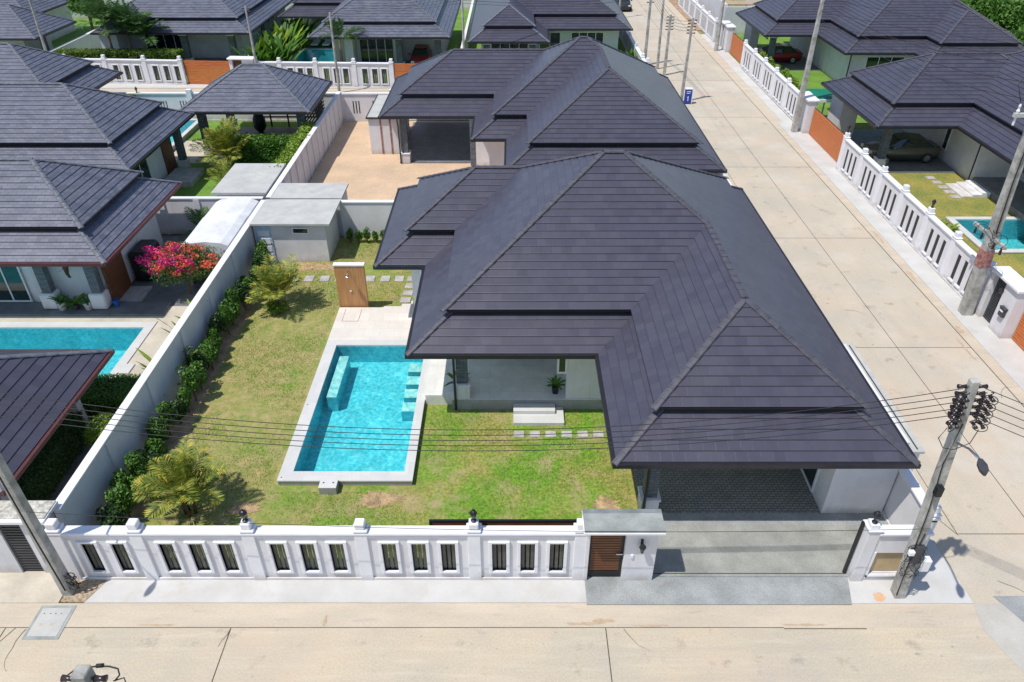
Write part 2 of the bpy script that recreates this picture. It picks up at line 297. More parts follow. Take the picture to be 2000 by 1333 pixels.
def npmesh(name,V,F,m,parent=None,off=(0,0,0),smooth=False):
    me=bpy.data.meshes.new(name); V=np.asarray(V,dtype=np.float32)-np.asarray(off,dtype=np.float32); F=np.asarray(F,dtype=np.int32); k=F.shape[1]
    me.vertices.add(len(V)); me.vertices.foreach_set('co',V.ravel()); me.loops.add(F.size); me.loops.foreach_set('vertex_index',F.ravel())
    me.polygons.add(len(F)); me.polygons.foreach_set('loop_start',np.arange(0,F.size,k,dtype=np.int32)); me.polygons.foreach_set('loop_total',np.full(len(F),k,dtype=np.int32))
    me.materials.append(M[m]); me.update(calc_edges=True); me.validate()
    o=bpy.data.objects.new(name,me); C.objects.link(o)
    if parent is not None: o.parent=parent
    ORG[o.name]=Vector(off)
    return o
rng=np.random.default_rng(11)
def leaves(P,N,size,asp=.5,jit=.8):
    """diamond leaves at P (n,3), facing roughly N"""
    n=len(P); N=N+rng.normal(0,jit,(n,3)); N/=np.linalg.norm(N,axis=1,keepdims=True)+1e-9
    T=np.cross(N,rng.normal(0,1,(n,3))); T/=np.linalg.norm(T,axis=1,keepdims=True)+1e-9; B=np.cross(N,T)
    s=size*rng.uniform(.65,1.3,(n,1))
    V=np.stack([P-T*s*.5,P+B*s*asp*.5-T*s*.05+N*s*.08,P+T*s*.5,P-B*s*asp*.5-T*s*.05+N*s*.08],1).reshape(-1,3)
    return V,np.arange(4*n).reshape(n,4)
def blob_pts(n,c,r,k=7,lump=.45,flatbase=True):
    """points spread on many small clumps round an ellipsoid"""
    c=np.array(c); r=np.array(r,dtype=float); cl=rng.normal(0,1,(k,3)); cl/=np.linalg.norm(cl,axis=1,keepdims=True); cl[:,2]=np.abs(cl[:,2])*rng.choice([1,1,-.4],k)
    cc=c+cl*r*(1-lump)*rng.uniform(.55,1,(k,1)); cr=r*lump*rng.uniform(.7,1.25,(k,1))
    i=rng.integers(0,k,n); d=rng.normal(0,1,(n,3)); d/=np.linalg.norm(d,axis=1,keepdims=True); rad=rng.uniform(.55,1.0,(n,1))**.6
    return cc[i]+d*cr[i]*rad,d
def box_pts(n,x0,x1,y0,y1,z0,z1,rough=.05):
    a=np.array([x1-x0,y1-y0,z1-z0]); ar=np.array([a[1]*a[2],a[1]*a[2],a[0]*a[2],a[0]*a[2],a[0]*a[1]]); fc=rng.choice(5,n,p=ar/ar.sum())
    P=np.array([x0,y0,z0])+rng.uniform(0,1,(n,3))*a; N=np.zeros((n,3))
    for k,(ax,v,s) in enumerate([(0,x0,-1),(0,x1,1),(1,y0,-1),(1,y1,1),(2,z1,1)]):
        mk=fc==k; P[mk,ax]=v; N[mk,ax]=s
    P+=N*(rng.uniform(-.09,rough,(n,1)))+rng.normal(0,rough*.3,(n,3)); return P,N
# ------------------------------------------------------------------ roofs
def clip(poly,h):
    a,b,c=h; out=[]; n=len(poly)
    for i in range(n):
        p=poly[i]; q=poly[(i+1)%n]; dp=a*p[0]+b*p[1]+c; dq=a*q[0]+b*q[1]+c
        if dp>=-1e-9: out.append(p)
        if (dp>1e-9 and dq<-1e-9) or (dp<-1e-9 and dq>1e-9):
            t=dp/(dp-dq); out.append((p[0]+(q[0]-p[0])*t,p[1]+(q[1]-p[1])*t))
    return out
def area(p): return .5*sum(p[i][0]*p[(i+1)%len(p)][1]-p[(i+1)%len(p)][0]*p[i][1] for i in range(len(p))) if len(p)>2 else 0
def hip(rect,z0,s):
    x0,x1,y0,y1=rect; w=x1-x0; d=y1-y0; h=min(w,d)/2
    if w>=d: a=(x0+h,y0+h); b=(x1-h,y0+h)
    else: a=(x0+h,y0+h); b=(x0+h,y1-h)
    if w>=d: F=[[(x0,y0),(x1,y0),b,a],[(x1,y0),(x1,y1),b],[(x1,y1),(x0,y1),a,b],[(x0,y1),(x0,y0),a]]
    else: F=[[(x0,y0),(x1,y0),a],[(x1,y0),(x1,y1),b,a],[(x1,y1),(x0,y1),b],[(x0,y1),(x0,y0),a,b]]
    P=[(0,s,z0-s*y0),(-s,0,z0+s*x1),(0,-s,z0+s*y1),(s,0,z0-s*x0)]
    if w>=d: H=[((x0,y0),a),((x0,y1),a),((x1,y0),b),((x1,y1),b)]
    else: H=[((x0,y0),a),((x1,y0),a),((x0,y1),b),((x1,y1),b)]
    if abs(w-d)>.05: H.append((a,b))
    return F,P,H
def hz(rect,z0,s,x,y):
    x0,x1,y0,y1=rect; m=min(x-x0,x1-x,y-y0,y1-y); return z0+s*m if m>=-1e-6 else -9
def roof_mesh(rects,z0,s,m,name,parent,thick=.03,course=.265):
    mb=MB(); blocks=[hip(r,z0,s) for r in rects]
    for i,(F,P,_) in enumerate(blocks):
        for f,p,di in zip(F,P,range(4)):
            pcs=[f]
            for j,(F2,P2,_) in enumerate(blocks):
                if j==i: continue
                for q,p2 in zip(F2,P2):
                    diff=(p2[0]-p[0],p2[1]-p[1],p2[2]-p[2]); same=max(abs(v) for v in diff)<1e-7
                    if same and j>i: continue
                    hs=[]
                    for k in range(len(q)):
                        u=q[k]; v=q[(k+1)%len(q)]
                        if abs(u[0]-v[0])+abs(u[1]-v[1])<1e-6: continue
                        ex,ey=v[0]-u[0],v[1]-u[1]; hs.append((-ey,ex,ey*u[0]-ex*u[1]))
                    if not same: hs.append(diff)
                    new=[]
                    for pc in pcs:
                        rest=pc
                        for h in hs:
                            o=clip(rest,(-h[0],-h[1],-h[2]))
                            if area(o)>1e-4: new.append(o)
                            rest=clip(rest,h)
                            if area(rest)<1e-4: rest=None; break
                    pcs=new
            for pc in pcs:
                dist=lambda x,y:(p[0]*x+p[1]*y+p[2]-z0)/s
                ds=[dist(*q) for q in pc]; k0=int(math.floor(min(ds)/course+1e-6)); k1=int(math.ceil(max(ds)/course-1e-6))
                g=(p[0]/s,p[1]/s); c0=-z0/s+p[2]/s
                for k in range(k0,k1):
                    b=clip(clip(pc,(g[0],g[1],c0-k*course)),(-g[0],-g[1],-c0+(k+1)*course))
                    if len(b)<3 or abs(area(b))<1e-5: continue
                    vv=[];uv=[]
                    for x,y in b:
                        d=dist(x,y); z=z0+s*d+thick*(1-(d-k*course)/course); vv.append((x,y,z)); uv.append(((x if di%2==0 else y)+i*.13,d*math.sqrt(1+s*s)/(course*math.sqrt(1+s*s))*.31))
                    mb.quad(*vv); mb.uv.append(uv)
                    for a in range(len(b)):
                        u=vv[a]; v=vv[(a+1)%len(b)]
                        if abs(dist(u[0],u[1])-k*course)<1e-4 and abs(dist(v[0],v[1])-k*course)<1e-4:
                            mb.quad((u[0],u[1],u[2]-thick-.015),(v[0],v[1],v[2]-thick-.015),v,u); mb.uv.append([uv[a],uv[(a+1)%len(b)],uv[(a+1)%len(b)],uv[a]])
    o=mb.build(name,m,parent)
    return o,blocks
def ridge_caps(rects,blocks,z0,s,m,parent):
    mb=MB()
    for i,(F,P,H) in enumerate(blocks):
        for a,b in H:
            n=60; run=[]; runs=[]
            for t in np.linspace(0,1,n):
                x=a[0]+(b[0]-a[0])*t; y=a[1]+(b[1]-a[1])*t; z=hz(rects[i],z0,s,x,y)
                ok=all(hz(r,z0,s,x,y)<z-1e-3 or (j>i and abs(hz(r,z0,s,x,y)-z)<1e-3 and False) for j,r in enumerate(rects) if j!=i)
                if ok: run.append((x,y,z))
                else:
                    if len(run)>1: runs.append(run)
                    run=[]
            if len(run)>1: runs.append(run)
            for r in runs:
                p=Vector(r[0]); q=Vector(r[-1]); L=(q-p).length
                if L<.3: continue
                d=(q-p)/L; nx=Vector((-d.y,d.x,0)).normalized(); k=max(1,round(L/.42)); st=L/k
                if (q.z-p.z)>.1: p=p-d*.1
                for e in range(k):
                    A=p+d*(st*e); B=p+d*(st*(e+1)+.03)
                    sec=[(-.11,-.03),(-.09,.012),(0,.032),(.09,.012),(.11,-.03)]
                    i0=len(mb.v)
                    for Q,up in ((A,.042),(B,.024)):
                        for o_,z_ in sec: w=Q+nx*o_; mb.v.append((w.x,w.y,w.z+z_+up))
                    for c in range(4): mb.f.append((i0+c,i0+c+1,i0+c+6,i0+c+5))
                    mb.f.append((i0+4,i0+3,i0+2,i0+1,i0))
    return mb.build('ridge_tiles',m,parent)
def eave_segs(rects,off=0.):
    segs=[]
    for i,(x0,x1,y0,y1) in enumerate(rects):
        for ax,c,a,b,sg in (('h',y0,x0,x1,-1),('h',y1,x0,x1,1),('v',x0,y0,y1,-1),('v',x1,y0,y1,1)):
            iv=[(a,b)]
            for j,(u0,u1,v0,v1) in enumerate(rects):
                if j==i: continue
                lo,hi,cl,ch=(u0,u1,v0,v1) if ax=='h' else (v0,v1,u0,u1)
                edge=abs(c-(ch if sg>0 else cl))<1e-6
                if (cl+1e-6<c<ch-1e-6) or (edge and j<i):
                    nv=[]
                    for s0,s1 in iv:
                        if lo>s0: nv.append((s0,min(s1,lo)))
                        if hi<s1: nv.append((max(s0,hi),s1))
                    iv=[t for t in nv if t[1]-t[0]>.02]
            for s0,s1 in iv: segs.append((ax,c,s0,s1,sg))
    return segs
def villa_roof(parent,rects,E=3.05,s=.59,gap=.32,inset=1.12,tile='tile',ridge='ridge',gut='dark',two=True,tops=None):
    sk,bl=roof_mesh(rects,E,s,tile,'roof_skirt' if two else 'roof',parent)
    ridge_caps(rects,bl,E,s,ridge,sk)
    if two:
        ur=[(a+inset,b-inset,c+inset,d-inset) for a,b,c,d in (tops or rects)]; zu=E+s*inset+gap
        up,bu=roof_mesh(ur,zu,s,tile,'upper_roof',parent); ridge_caps(ur,bu,zu,s,ridge,up)
        mb=MB()
        for ax,c,a,b,sg in eave_segs(ur):
            e=.16; c2=c-sg*e
            if ax=='h': mb.box(a+e,b-e,min(c2,c2+sg*.03),max(c2,c2+sg*.03),E+s*inset-.05,zu+.06); mb.box(a-.0,b+.0,min(c-sg*.03,c),max(c-sg*.03,c),zu-.05,zu+.012)
            else: mb.box(min(c2,c2+sg*.03),max(c2,c2+sg*.03),a+e,b-e,E+s*inset-.05,zu+.06); mb.box(min(c-sg*.031,c-sg*.001),max(c-sg*.031,c-sg*.001),a+.03,b-.03,zu-.05,zu+.012)
        mb.build('riser',"riser",up)
    mb=MB()
    for ax,c,a,b,sg in eave_segs(rects):
        if ax=='h': mb.box(a-.10,b+.10,min(c,c+sg*.11),max(c,c+sg*.11),E-.13,E+.0)
        else: mb.box(min(c,c+sg*.11),max(c,c+sg*.11),a+.002,b-.002,E-.132,E-.003)
    mb.build('gutter',gut,parent)
    mb=MB()
    for i,(a,b,c,d) in enumerate(rects): mb.box(a+.01,b-.01,c+.01,d-.01,E-.16-.003*i,E-.125-.003*i)
    mb.build('soffit','soffit',parent)
def window(parent,ax,c,a,b,z0,z1,sg,panes=2,name='window'):
    """framed glazing on the plane ax=c, spanning a..b"""
    g=MB(); f=MB()
    def bx(mb,u0,u1,w0,w1,d0,d1):
        lo,hi=sorted((c+sg*d0,c+sg*d1))
        if ax=='y': mb.box(u0,u1,lo,hi,w0,w1)
        else: mb.box(lo,hi,u0,u1,w0,w1)
    bx(g,a+.03,b-.03,z0+.03,z1-.03,-.02,.015)
    w=.07
    bx(f,a,a+w,z0,z1,-.01,.05); bx(f,b-w,b,z0,z1,-.01,.05); bx(f,a+w,b-w,z1-w,z1,-.01,.048); bx(f,a+w,b-w,z0,z0+w,-.01,.048)
    for k in range(1,panes): u=a+(b-a)*k/panes; bx(f,u-.03,u+.03,z0+w,z1-w,-.01,.04)
    fo=f.build(name,'frame',parent); g.build('pane','glass',fo); return fo
def column(parent,x,y,z0,z1,r=.19,cap=False):
    c=MB().box(x-r,x+r,y-r,y+r,z0+.62,z1).build('column','stone',parent)
    b=MB(); b.box(x-r-.08,x+r+.08,y-r-.08,y+r+.08,z0,z0+.58); b.box(x-r-.12,x+r+.12,y-r-.12,y+r+.12,z0+.58,z0+.66); b.build('column_base','white',c,bevel=.02)
    if cap: MB().box(x-r-.08,x+r+.08,y-r-.08,y+r+.08,z1-.22,z1-.12).build('column_cap','trim',c)
    return c
def downpipe(parent,x,y,z1,dx=0,dy=0):
    MB().tube([(x+dx,y+dy,z1),(x+dx,y+dy,z1-.15),(x,y,z1-.5),(x,y,.05)],.045,8).build('downpipe','dark',parent)
# ------------------------------------------------------------------ ground, roads, pavements
POOLS=[(-6.97,-3.43,16.99,24.03),(-27,-15.35,21.4,25.66),(23.5,34,32.5,35.9),(-26.5,-22.2,46.2,51.6),(-19.9,-12.5,68.9,73.6),(-39,-33.5,73.6,76.2)]
def slab(rect,z0,z1,extra=()):
    mb=MB(); rs=[rect]
    for h in list(POOLS)+list(extra):
        new=[]
        for a,b,c,d in rs:
            x0,x1,y0,y1=max(a,h[0]),min(b,h[1]),max(c,h[2]),min(d,h[3])
            if x0>=x1 or y0>=y1: new.append((a,b,c,d)); continue
            if a<x0: new.append((a,x0,c,d))
            if x1<b: new.append((x1,b,c,d))
            if c<y0: new.append((x0,x1,c,y0))
            if y1<d: new.append((x0,x1,y1,d))
        rs=new
    for a,b,c,d in rs: mb.quad((a,c,z1),(b,c,z1),(b,d,z1),(a,d,z1))
    if z0<z1-.3: mb.box(rect[0],rect[1],rect[2],rect[3],z0,z0+.1)
    return mb
g=slab((-200,220,-60,260),-3,-.06); struct(g,'ground','scrub')
g=MB().box(-70,70,-8,11.55,-.2,0.); fr=struct(g,'front_road','concrete_road')
g=MB().box(-70,12.6,11.55,12.28,-.2,.004); struct(g,'front_road_edge','gutter_conc')
g=MB().box(12.6,18.45,11.551,150,-.2,.0).box(11.3,12.6,12.281,150,-.2,.0); struct(g,'side_road','side_concrete')
g=MB().box(18.45,19.25,10,150,-.2,.006); struct(g,'side_road_edge','gutter_conc')
g=MB().box(-60,11.9,53.0,60.6,-.2,.0); struct(g,'back_road','concrete_road')
g=MB().box(-60,11.9,60.6,62,-.2,.05).box(-60,11.9,52.6,53.0,-.2,.05); struct(g,'back_pavement','pavement')
# expansion joints (shallow tarred grooves)
j=MB()
j.box(-70,7.06,11.538,11.553,-.01,.0085)
j.box(7.06,9.2,11.50,11.52,-.01,.0085)
for X,sk in ((-13.15,0),(-7.3,0),(2.43,0),(18.0,0)): j.prism([(X-.012,-8),(X+.014,-8),(X+.014,11.53),(X-.01,11.53)],-.01,.005)
j.prism([(-12.9,11.53),(-12.88,11.53),(-13.6,10),(-13.62,10)],-.01,.0055)
struct(j,'front_road_joints','joint')
j=MB()
j.box(15.44,15.462,14.66,150,-.01,.005); j.box(18.40,18.425,12,150,-.01,.011); j.box(13.1,13.12,14.66,60,-.01,.005)
for Y in (14.65,24.2,33.9,43.6,53.3,63,72.7,82.4,92): j.box(13.12,18.40,Y-.01,Y+.012,-.01,.006)
j.prism([(12.35,16.2),(12.37,16.2),(13.12,14.6),(13.10,14.6)],-.01,.006)
struct(j,'side_road_joints','joint')
g=MB().prism([(8.2,12.26),(12.35,12.26),(12.1,17.5),(11.95,52),(11.38,52),(11.38,13.4),(8.9,13.2)],-.2,.03); struct(g,'corner_pavement','pavement')
g=MB().prism([(-11.45,12.28),(2.0,12.28),(2.0,13.2),(-12.1,13.2)],-.2,.035); struct(g,'front_pavement','pavement')
g=MB().box(-30,-12.15,12.28,13.3,-.2,.03); struct(g,'neighbour_pavement','pave_beige')
g=MB().prism([(12.36,12.27),(13.2,12.27),(14.5,8.0),(13.3,8.0),(12.2,11.5)],-.05,.012); struct(g,'road_patch','patch')
g=MB().prism([(13.0,12.5),(14.3,12.5),(14.9,11.2),(13.6,11.2)],-.05,.016); struct(g,'road_patch','wash')
g=MB().prism([(2.0,12.22),(9.08,12.22),(9.3,13.14),(2.0,13.14)],-.2,.04); struct(g,'driveway_apron','wash')
g=MB().box(3.9,11.3,13.14,14.95,-.2,.04).box(2.0,3.9,13.14,14.2,-.2,.04); struct(g,'driveway','wash2')
g=MB().box(3.9,11.25,14.95,15.42,-.2,.042); struct(g,'driveway_shade_band','wash')  # carport eave shadow put into the colour as a bluish gravel strip
g=MB().box(3.9,9.4,15.42,21,-.2,.05); struct(g,'carport_paving','paver')
g=MB().box(3.9,9.3,13.2,13.222,0,.05); struct(g,'gate_rail','char')
g=MB().prism([(-12.08,12.3),(-11.1,13.2),(-12.1,13.2)],-.1,.05).prism([(-12.1,12.3),(-11.45,12.3),(-11.05,13.2),(-12.1,13.2)],-.1,.045); struct(g,'stony_patch','gravel')
g=MB().box(18.9,20.05,10,52,-.2,.03).box(20.05,20.5,43.2,52,-.2,.029).box(20.05,20.5,10,26.7,-.2,.029).box(19.25,20.3,66.6,80,-.2,.03).box(19.25,20.05,52,66.6,-.2,.03); struct(g,'east_pavement','pavement')
g=MB().box(19.25,23,82,120,-.1,.02); struct(g,'dirt_verge','rubble')
g=slab((-12.1,3.9,13.2,33.9),-.2,.02); g.box(3.9,11.2,20.8,33.9,-.2,.02); struct(g,'lawn','lawn')
g=MB().prism([(-11.25,13.3),(-11.1,18.2),(-11.3,24),(-11.1,31.2),(-12.05,31.2),(-12.05,13.3)],-.1,.028); struct(g,'planting_bed','soil')
for i,(cx_,cy_,rx_,ry_) in enumerate([(-9.6,30.85,2.3,.42),(-4.1,16.0,.75,.38),(2.9,15.75,.42,.4),(-8.2,15.6,.5,.3)]):
    poly=[(cx_+rx_*math.cos(a)*(f:=random.uniform(.62,1.12)),cy_+ry_*math.sin(a)*f) for a in np.linspace(0,2*math.pi,70)[:-1]]
    struct(MB().prism(poly,-.05,.026+.003*i),'soil_patch','soil')
g=MB().box(-12.0,11.3,34.1,52.4,-.2,.01); struct(g,'sandy_yard','sand')
# neighbour plots
g=slab((-40,-12.45,34.4,52.4),-.2,.01); struct(g,'neighbour_lawn','turf')
g=slab((-30,-12.4,13.3,34.2),-.2,.0); struct(g,'neighbour_yard','bluetile')
g=slab((20.1,48,20,51.8),-.2,.012); struct(g,'east_lawn','dryturf')
g=MB().box(20.1,48,52,80,-.2,.012); struct(g,'east_back_lawn','turf')
g=slab((-60,11.9,62.1,110),-.2,.01); struct(g,'back_lawn','turf')
# grass blades on the lawn
n=170000; P=np.column_stack([rng.uniform(-11.1,11,n),rng.uniform(13.6,33.7,n),np.full(n,.02)])
keep=~(((P[:,0]>-7.6)&(P[:,0]<-2.9)&(P[:,1]>16.3)&(P[:,1]<27.3))|((P[:,0]>-4.2)&(P[:,1]>20.2))|((P[:,0]>3.7)))
P=P[keep]; pat=np.sin(P[:,0]*1.3+np.sin(P[:,1]*.9)*2)+np.sin(P[:,1]*1.1+P[:,0]*.6)+rng.normal(0,.6,len(P)); P=P[pat>-.2]; n=len(P)
h=rng.uniform(.03,.075,(n,1)); d=rng.normal(0,1,(n,3)); d[:,2]=0; d/=np.linalg.norm(d,axis=1,keepdims=True); tip=P+rng.normal(0,.02,(n,3))*[1,1,0]+h*[0,0,1]
V=np.stack([P-d*.009,P+d*.009,tip],1).reshape(-1,3); npmesh('grass',V,np.arange(3*n).reshape(n,3),'lf_grass')['kind']='stuff'
# cracks, dirt and oil marks on the concrete
random.seed(33)
def crack(x,y,a,L_,z,w=.008):
    q=[];n_=max(4,int(L_/.18))
    for k in range(n_): q.append((x,y)); a+=random.uniform(-.45,.45); x+=.18*math.cos(a); y+=.18*math.sin(a)
    mb=MB()
    for k in range(n_-1):
        (x0,y0),(x1,y1)=q[k],q[k+1]; d=math.hypot(x1-x0,y1-y0); nx,ny=-(y1-y0)/d*w*(1-k/n_),(x1-x0)/d*w*(1-k/n_)
        mb.quad((x0-nx,y0-ny,z),(x1-nx,y1-ny,z),(x1+nx,y1+ny,z),(x0+nx,y0+ny,z))
    return mb
def mblot(mb,x,y,rx,ry,z,n_=26):
    p=[(x+rx*math.cos(t)*f,y+ry*math.sin(t)*f) for t,f in [(2*math.pi*k/n_,random.uniform(.55,1.2)) for k in range(n_)]]
    mb.quad(*[(a,b,z) for a,b in p])
m_=MB()
for x,y,a,l in ((-12.6,11.5,-1.9,1.6),(2.9,11.5,-1.2,1.2),(13.4,13.0,-1.0,2.6),(13.7,12.4,-.9,2.0),(17.9,21,1.2,1.8),(14.4,27,.4,1.2),(16.6,38,-.9,2.),(-7.3,11.5,-2,.7)):
    c_=crack(x,y,a,l,.0072); i_=len(m_.v); m_.v+=c_.v; m_.f+=[tuple(i_+k for k in f) for f in c_.f]
struct(m_,'road_cracks','joint')
m_=MB()
for x,y,rx,ry in ((1.9,11.66,.55,.05),(2.4,11.74,.3,.06),(3.6,11.6,.45,.03),(-4.9,11.75,.05,.22),(-9.2,11.62,.5,.03),(7.6,11.62,.6,.035),(18.15,24,.05,.7),(18.6,30,.12,.5),(18.7,34,.1,.9),(18.6,25.5,.15,.35)): mblot(m_,x,y,rx,ry,.0125)
struct(m_,'road_dirt','roadstain')
m_=MB()
for k in range(70):
    if k%2: x,y=random.uniform(-13,12),random.uniform(9,11.5)
    else: x,y=random.uniform(13.3,18.2),random.uniform(12,60)
    r_=random.choice((.012,.018,.03,.05)); mblot(m_,x,y,r_*random.uniform(.8,2),r_,.0035+.00002*k,12)
struct(m_,'road_spots','roadspot')
# ------------------------------------------------------------------ generic fence (local: along +x, outer face -y)
def fence_posts(f,xs,h,m='trim',w=.17,hc=.22):
    for x in xs:
        p=MB().box(x-w,x+w,-.13,.13,0,h+.04).build('pilaster',m,f,bevel=.012,world=False)
        MB().box(x-w-.03,x+w+.03,-.16,.16,h+.04,h+.1).box(x-w*.75,x+w*.75,-.12,.12,h+.1,h+.1+hc).build('post_cap',m,p,bevel=.02,world=False)
def slot_panel(x0,x1,h,holes,t=.08):
    """wall x0..x1 with rectangular holes [(a,b,z0,z1)] sharing z0,z1"""
    mb=MB()
    if not holes: return mb.box(x0,x1,-t,t,0,h)
    z0,z1=holes[0][2],holes[0][3]; mb.box(x0,x1,-t,t,0,z0); mb.box(x0,x1,-t,t,z1,h); e=x0
    for a,b,_,_ in holes: mb.box(e,a,-t,t,z0,z1); e=b
    mb.box(e,x1,-t,t,z0,z1); return mb
def fence(label,loc,rot,length,posts,bays,h=1.95,cat='wall',style='frame',wallm='white',z0=.40,z1=1.53,gap=True,group=None,plinth=True):
    f=thing('boundary_wall',label,cat,loc,rot,group)
    fr=None
    ws=sorted([w for b in bays for w in b])
    mb=MB(); holes=[(c-w/2,c+w/2,z0,z1) for c,w in ws]
    slot_panel(0,length,h-.08,holes,.075).build('wall_panel',wallm,f,world=False)
    c=MB().box(-.02,length+.02,-.15,.15,h-.08,h+.0); c.box(0,length,-.11,.11,h-.17,h-.083)
    if plinth: c.box(0,length,-.12,-.076,0,.13)
    c.build('coping','trim',f,bevel=.015,world=False)
    fence_posts(f,posts,h)
    for cx,w in ws:
        if style=='frame':
            fm=MB(); a,b=cx-w/2,cx+w/2; e=.09
            fm.box(a-e,a,-.135,.05,z0-.07,z1+.07); fm.box(b,b+e,-.135,.05,z0-.07,z1+.07); fm.box(a,b,-.137,.05,z1,z1+.07); fm.box(a,b,-.137,.05,z0-.07,z0)
            fo=fm.build('opening_frame','trim',f,bevel=.008,world=False)
            s=MB(); k=3; sw=(b-a)/(k+.45)
            for q in range(k): u=a+.02+q*(b-a)/k; s.box(u,u+sw*.82,-.02,.02,z0,z1)
            s.build('slats','slat',fo,world=False)
        elif style=='sill':
            MB().box(cx-w/2-.07,cx+w/2+.07,-.14,-.03,z0-.1,z0-.03).build('sill','trim',f,world=False)
            MB().box(cx-w/2+.002,cx+w/2-.002,-.055,.0,z0,z1).build('slot_screen','black',f,world=False)
        else:
            pass
    return f
# front wall
fx=-12.25
posts=[-12.0,-9.88,-6.93,-3.97,-1.0,1.82]
bays=[[(-11.24,.36),(-10.45,.36)]]+[[(p+.70,.38),(p+1.49,.38),(p+2.27,.38)] for p in (-9.88,-6.93,-3.97)]+[[(-1.0+.66,.38),(-1.0+1.42,.38),(-1.0+2.2,.38)]]
ff=fence('long white garden wall with framed slatted openings facing the near road',(fx,13.12,0),0,1.95-fx,[p-fx for p in posts],[[(c-fx,w) for c,w in b] for b in bays])
MB().box(.33,1.9-fx,-.11,-.077,1.76,1.80).build('wall_line','trim',ff,world=False)
# ---------------- lanterns
def make_lantern(label,loc,group='black lanterns on the wall posts'):
    t=thing('post_lantern',label,'lantern',loc,0,group); x,y,z=loc
    MB().lathe(x,y,[(.07,z),(.075,z+.03),(.03,z+.05),(.03,z+.10),(.05,z+.12)],10).build('lantern_base','black',t)
    MB().lathe(x,y,[(.055,z+.12),(.09,z+.27)],6).build('lantern_glass','glass',t)
    MB().lathe(x,y,[(.105,z+.27),(.11,z+.285),(.06,z+.36),(.02,z+.38),(.02,z+.42)],6).build('lantern_cap','black',t)
    return t
L1=make_lantern('black lantern on the wall post left of the pool, in front of the near palm',(-6.93,13.12,2.29))
for lab,loc in (('black lantern on the wall post in front of the middle of the lawn',(-1.0,13.12,2.29)),('black lantern on the short wall post right of the driveway',(9.42,13.1,2.25)),):
    c=copy_tree(L1); c.location=loc; c['label']=lab
# ---------------- entrance pier
e=thing('entrance_porch','white gate pier with grey flat hood and brown louvred door beside the driveway','gate pier',(2.9,13.1,0))
MB().box(3.0,3.85,12.98,13.5,0,2.22).box(1.95,2.06,12.98,13.5,0,2.22).build('pier_wall','white',e,bevel=.01)
MB().box(1.86,3.92,12.72,13.46,2.28,2.36).build('hood_top','slab2',e)
MB().box(1.84,3.94,12.70,13.48,2.2,2.28).build('hood_slab','trim',e,bevel=.01)
d=MB().box(2.06,2.13,13.1,13.16,.05,2.15).box(2.91,3.0,13.1,13.16,.05,2.15).box(2.13,2.91,13.1,13.16,2.05,2.15).box(2.13,2.91,13.1,13.16,.05,.3).build('door','black',e)
s=MB()
for k in range(17): z=.33+k*.1; s.box(2.13,2.91,13.1,13.15,z,z+.075)
s.build('louvres','wood2',d)
MB().box(2.80,2.97,13.05,13.1,1.02,1.06).build('handle','chrome',d)
MB().box(3.17,3.24,12.94,12.98,1.02,1.14).build('doorbell','trim',e)
wl=thing('wall_lantern','black lantern fixed on the white pier right of the brown gate door','lantern',(3.42,12.97,1.6))
MB().box(3.39,3.45,12.93,12.975,1.5,1.75).tube([(3.42,12.95,1.7),(3.42,12.86,1.78),(3.42,12.82,1.72)],.015,6).build('bracket','black',wl)
MB().lathe(3.42,12.82,[(.05,1.42),(.085,1.6)],6).build('lantern_glass','glass',wl)
MB().lathe(3.42,12.82,[(.03,1.38),(.05,1.42)],6).lathe(3.42,12.82,[(.10,1.6),(.09,1.64),(.02,1.72)],6).build('lantern_cap','black',wl)
# sliding gate pushed open behind the front wall
sg=thing('sliding_gate','brown slatted sliding gate with black top rail, slid open behind the white front wall','gate',(0,13.4,0))
MB().box(-2.2,3.95,13.38,13.43,1.93,2.0).box(-2.2,3.95,13.38,13.43,.08,.16).box(-2.2,-2.13,13.38,13.43,.16,1.93).box(3.88,3.95,13.38,13.43,.16,1.93).build('gate_frame','black',sg)
s=MB()
for k in range(19): z=.18+k*.092; s.box(-2.13,3.88,13.39,13.42,z,z+.075)
s.build('gate_slats','wood2',sg)
# short wall right of the driveway
sw=thing('corner_wall','short white wall with a tan recessed panel between driveway and leaning pole','wall',(10.3,13.1,0))
MB().box(9.3,9.62,12.96,13.3,0,2.05).box(9.62,9.72,13.0,13.2,0,1.9).box(10.58,10.8,13.0,13.2,0,1.9).box(9.72,10.58,13.0,13.2,1.16,1.9).box(9.72,10.58,13.0,13.2,0,.3).box(9.72,10.58,13.12,13.2,.3,1.16).build('wall_panel','white',sw,bevel=.01)
MB().box(9.74,10.56,13.09,13.118,.32,1.14).build('recessed_panel','tan',sw)
MB().box(9.6,11.0,12.93,13.27,1.9,1.98).box(9.26,9.66,12.92,13.34,2.05,2.1).box(9.32,9.55,13.0,13.25,2.1,2.24).build('coping','trim',sw,bevel=.01)
MB().box(9.2,9.26,13.2,13.28,.05,2.1).build('guide_post','black',sw)
MB().box(9.68,9.72,12.97,13.0,.2,1.2).box(9.68,10.62,12.97,13.0,.2,.27).box(10.58,10.62,12.97,13.0,.27,1.2).build('panel_frame','trim',sw)
# side wall east of the villa
f=fence('white side wall along the side road beside the large villa',(11.3,33.9,0),-math.pi/2,20.4,[.2,3,6,9,12,15,17.9,20.2],[],h=1.95,style='plain')
MB().box(18.5,19.6,-.03,.1,.2,1.5).build('side_gate','black',f,world=False)
f=fence('white side wall along the side road beside the second villa',(11.3,52.4,0),-math.pi/2,18.3,[.2,3,6,9,12,15,18],[],h=1.95,style='plain')
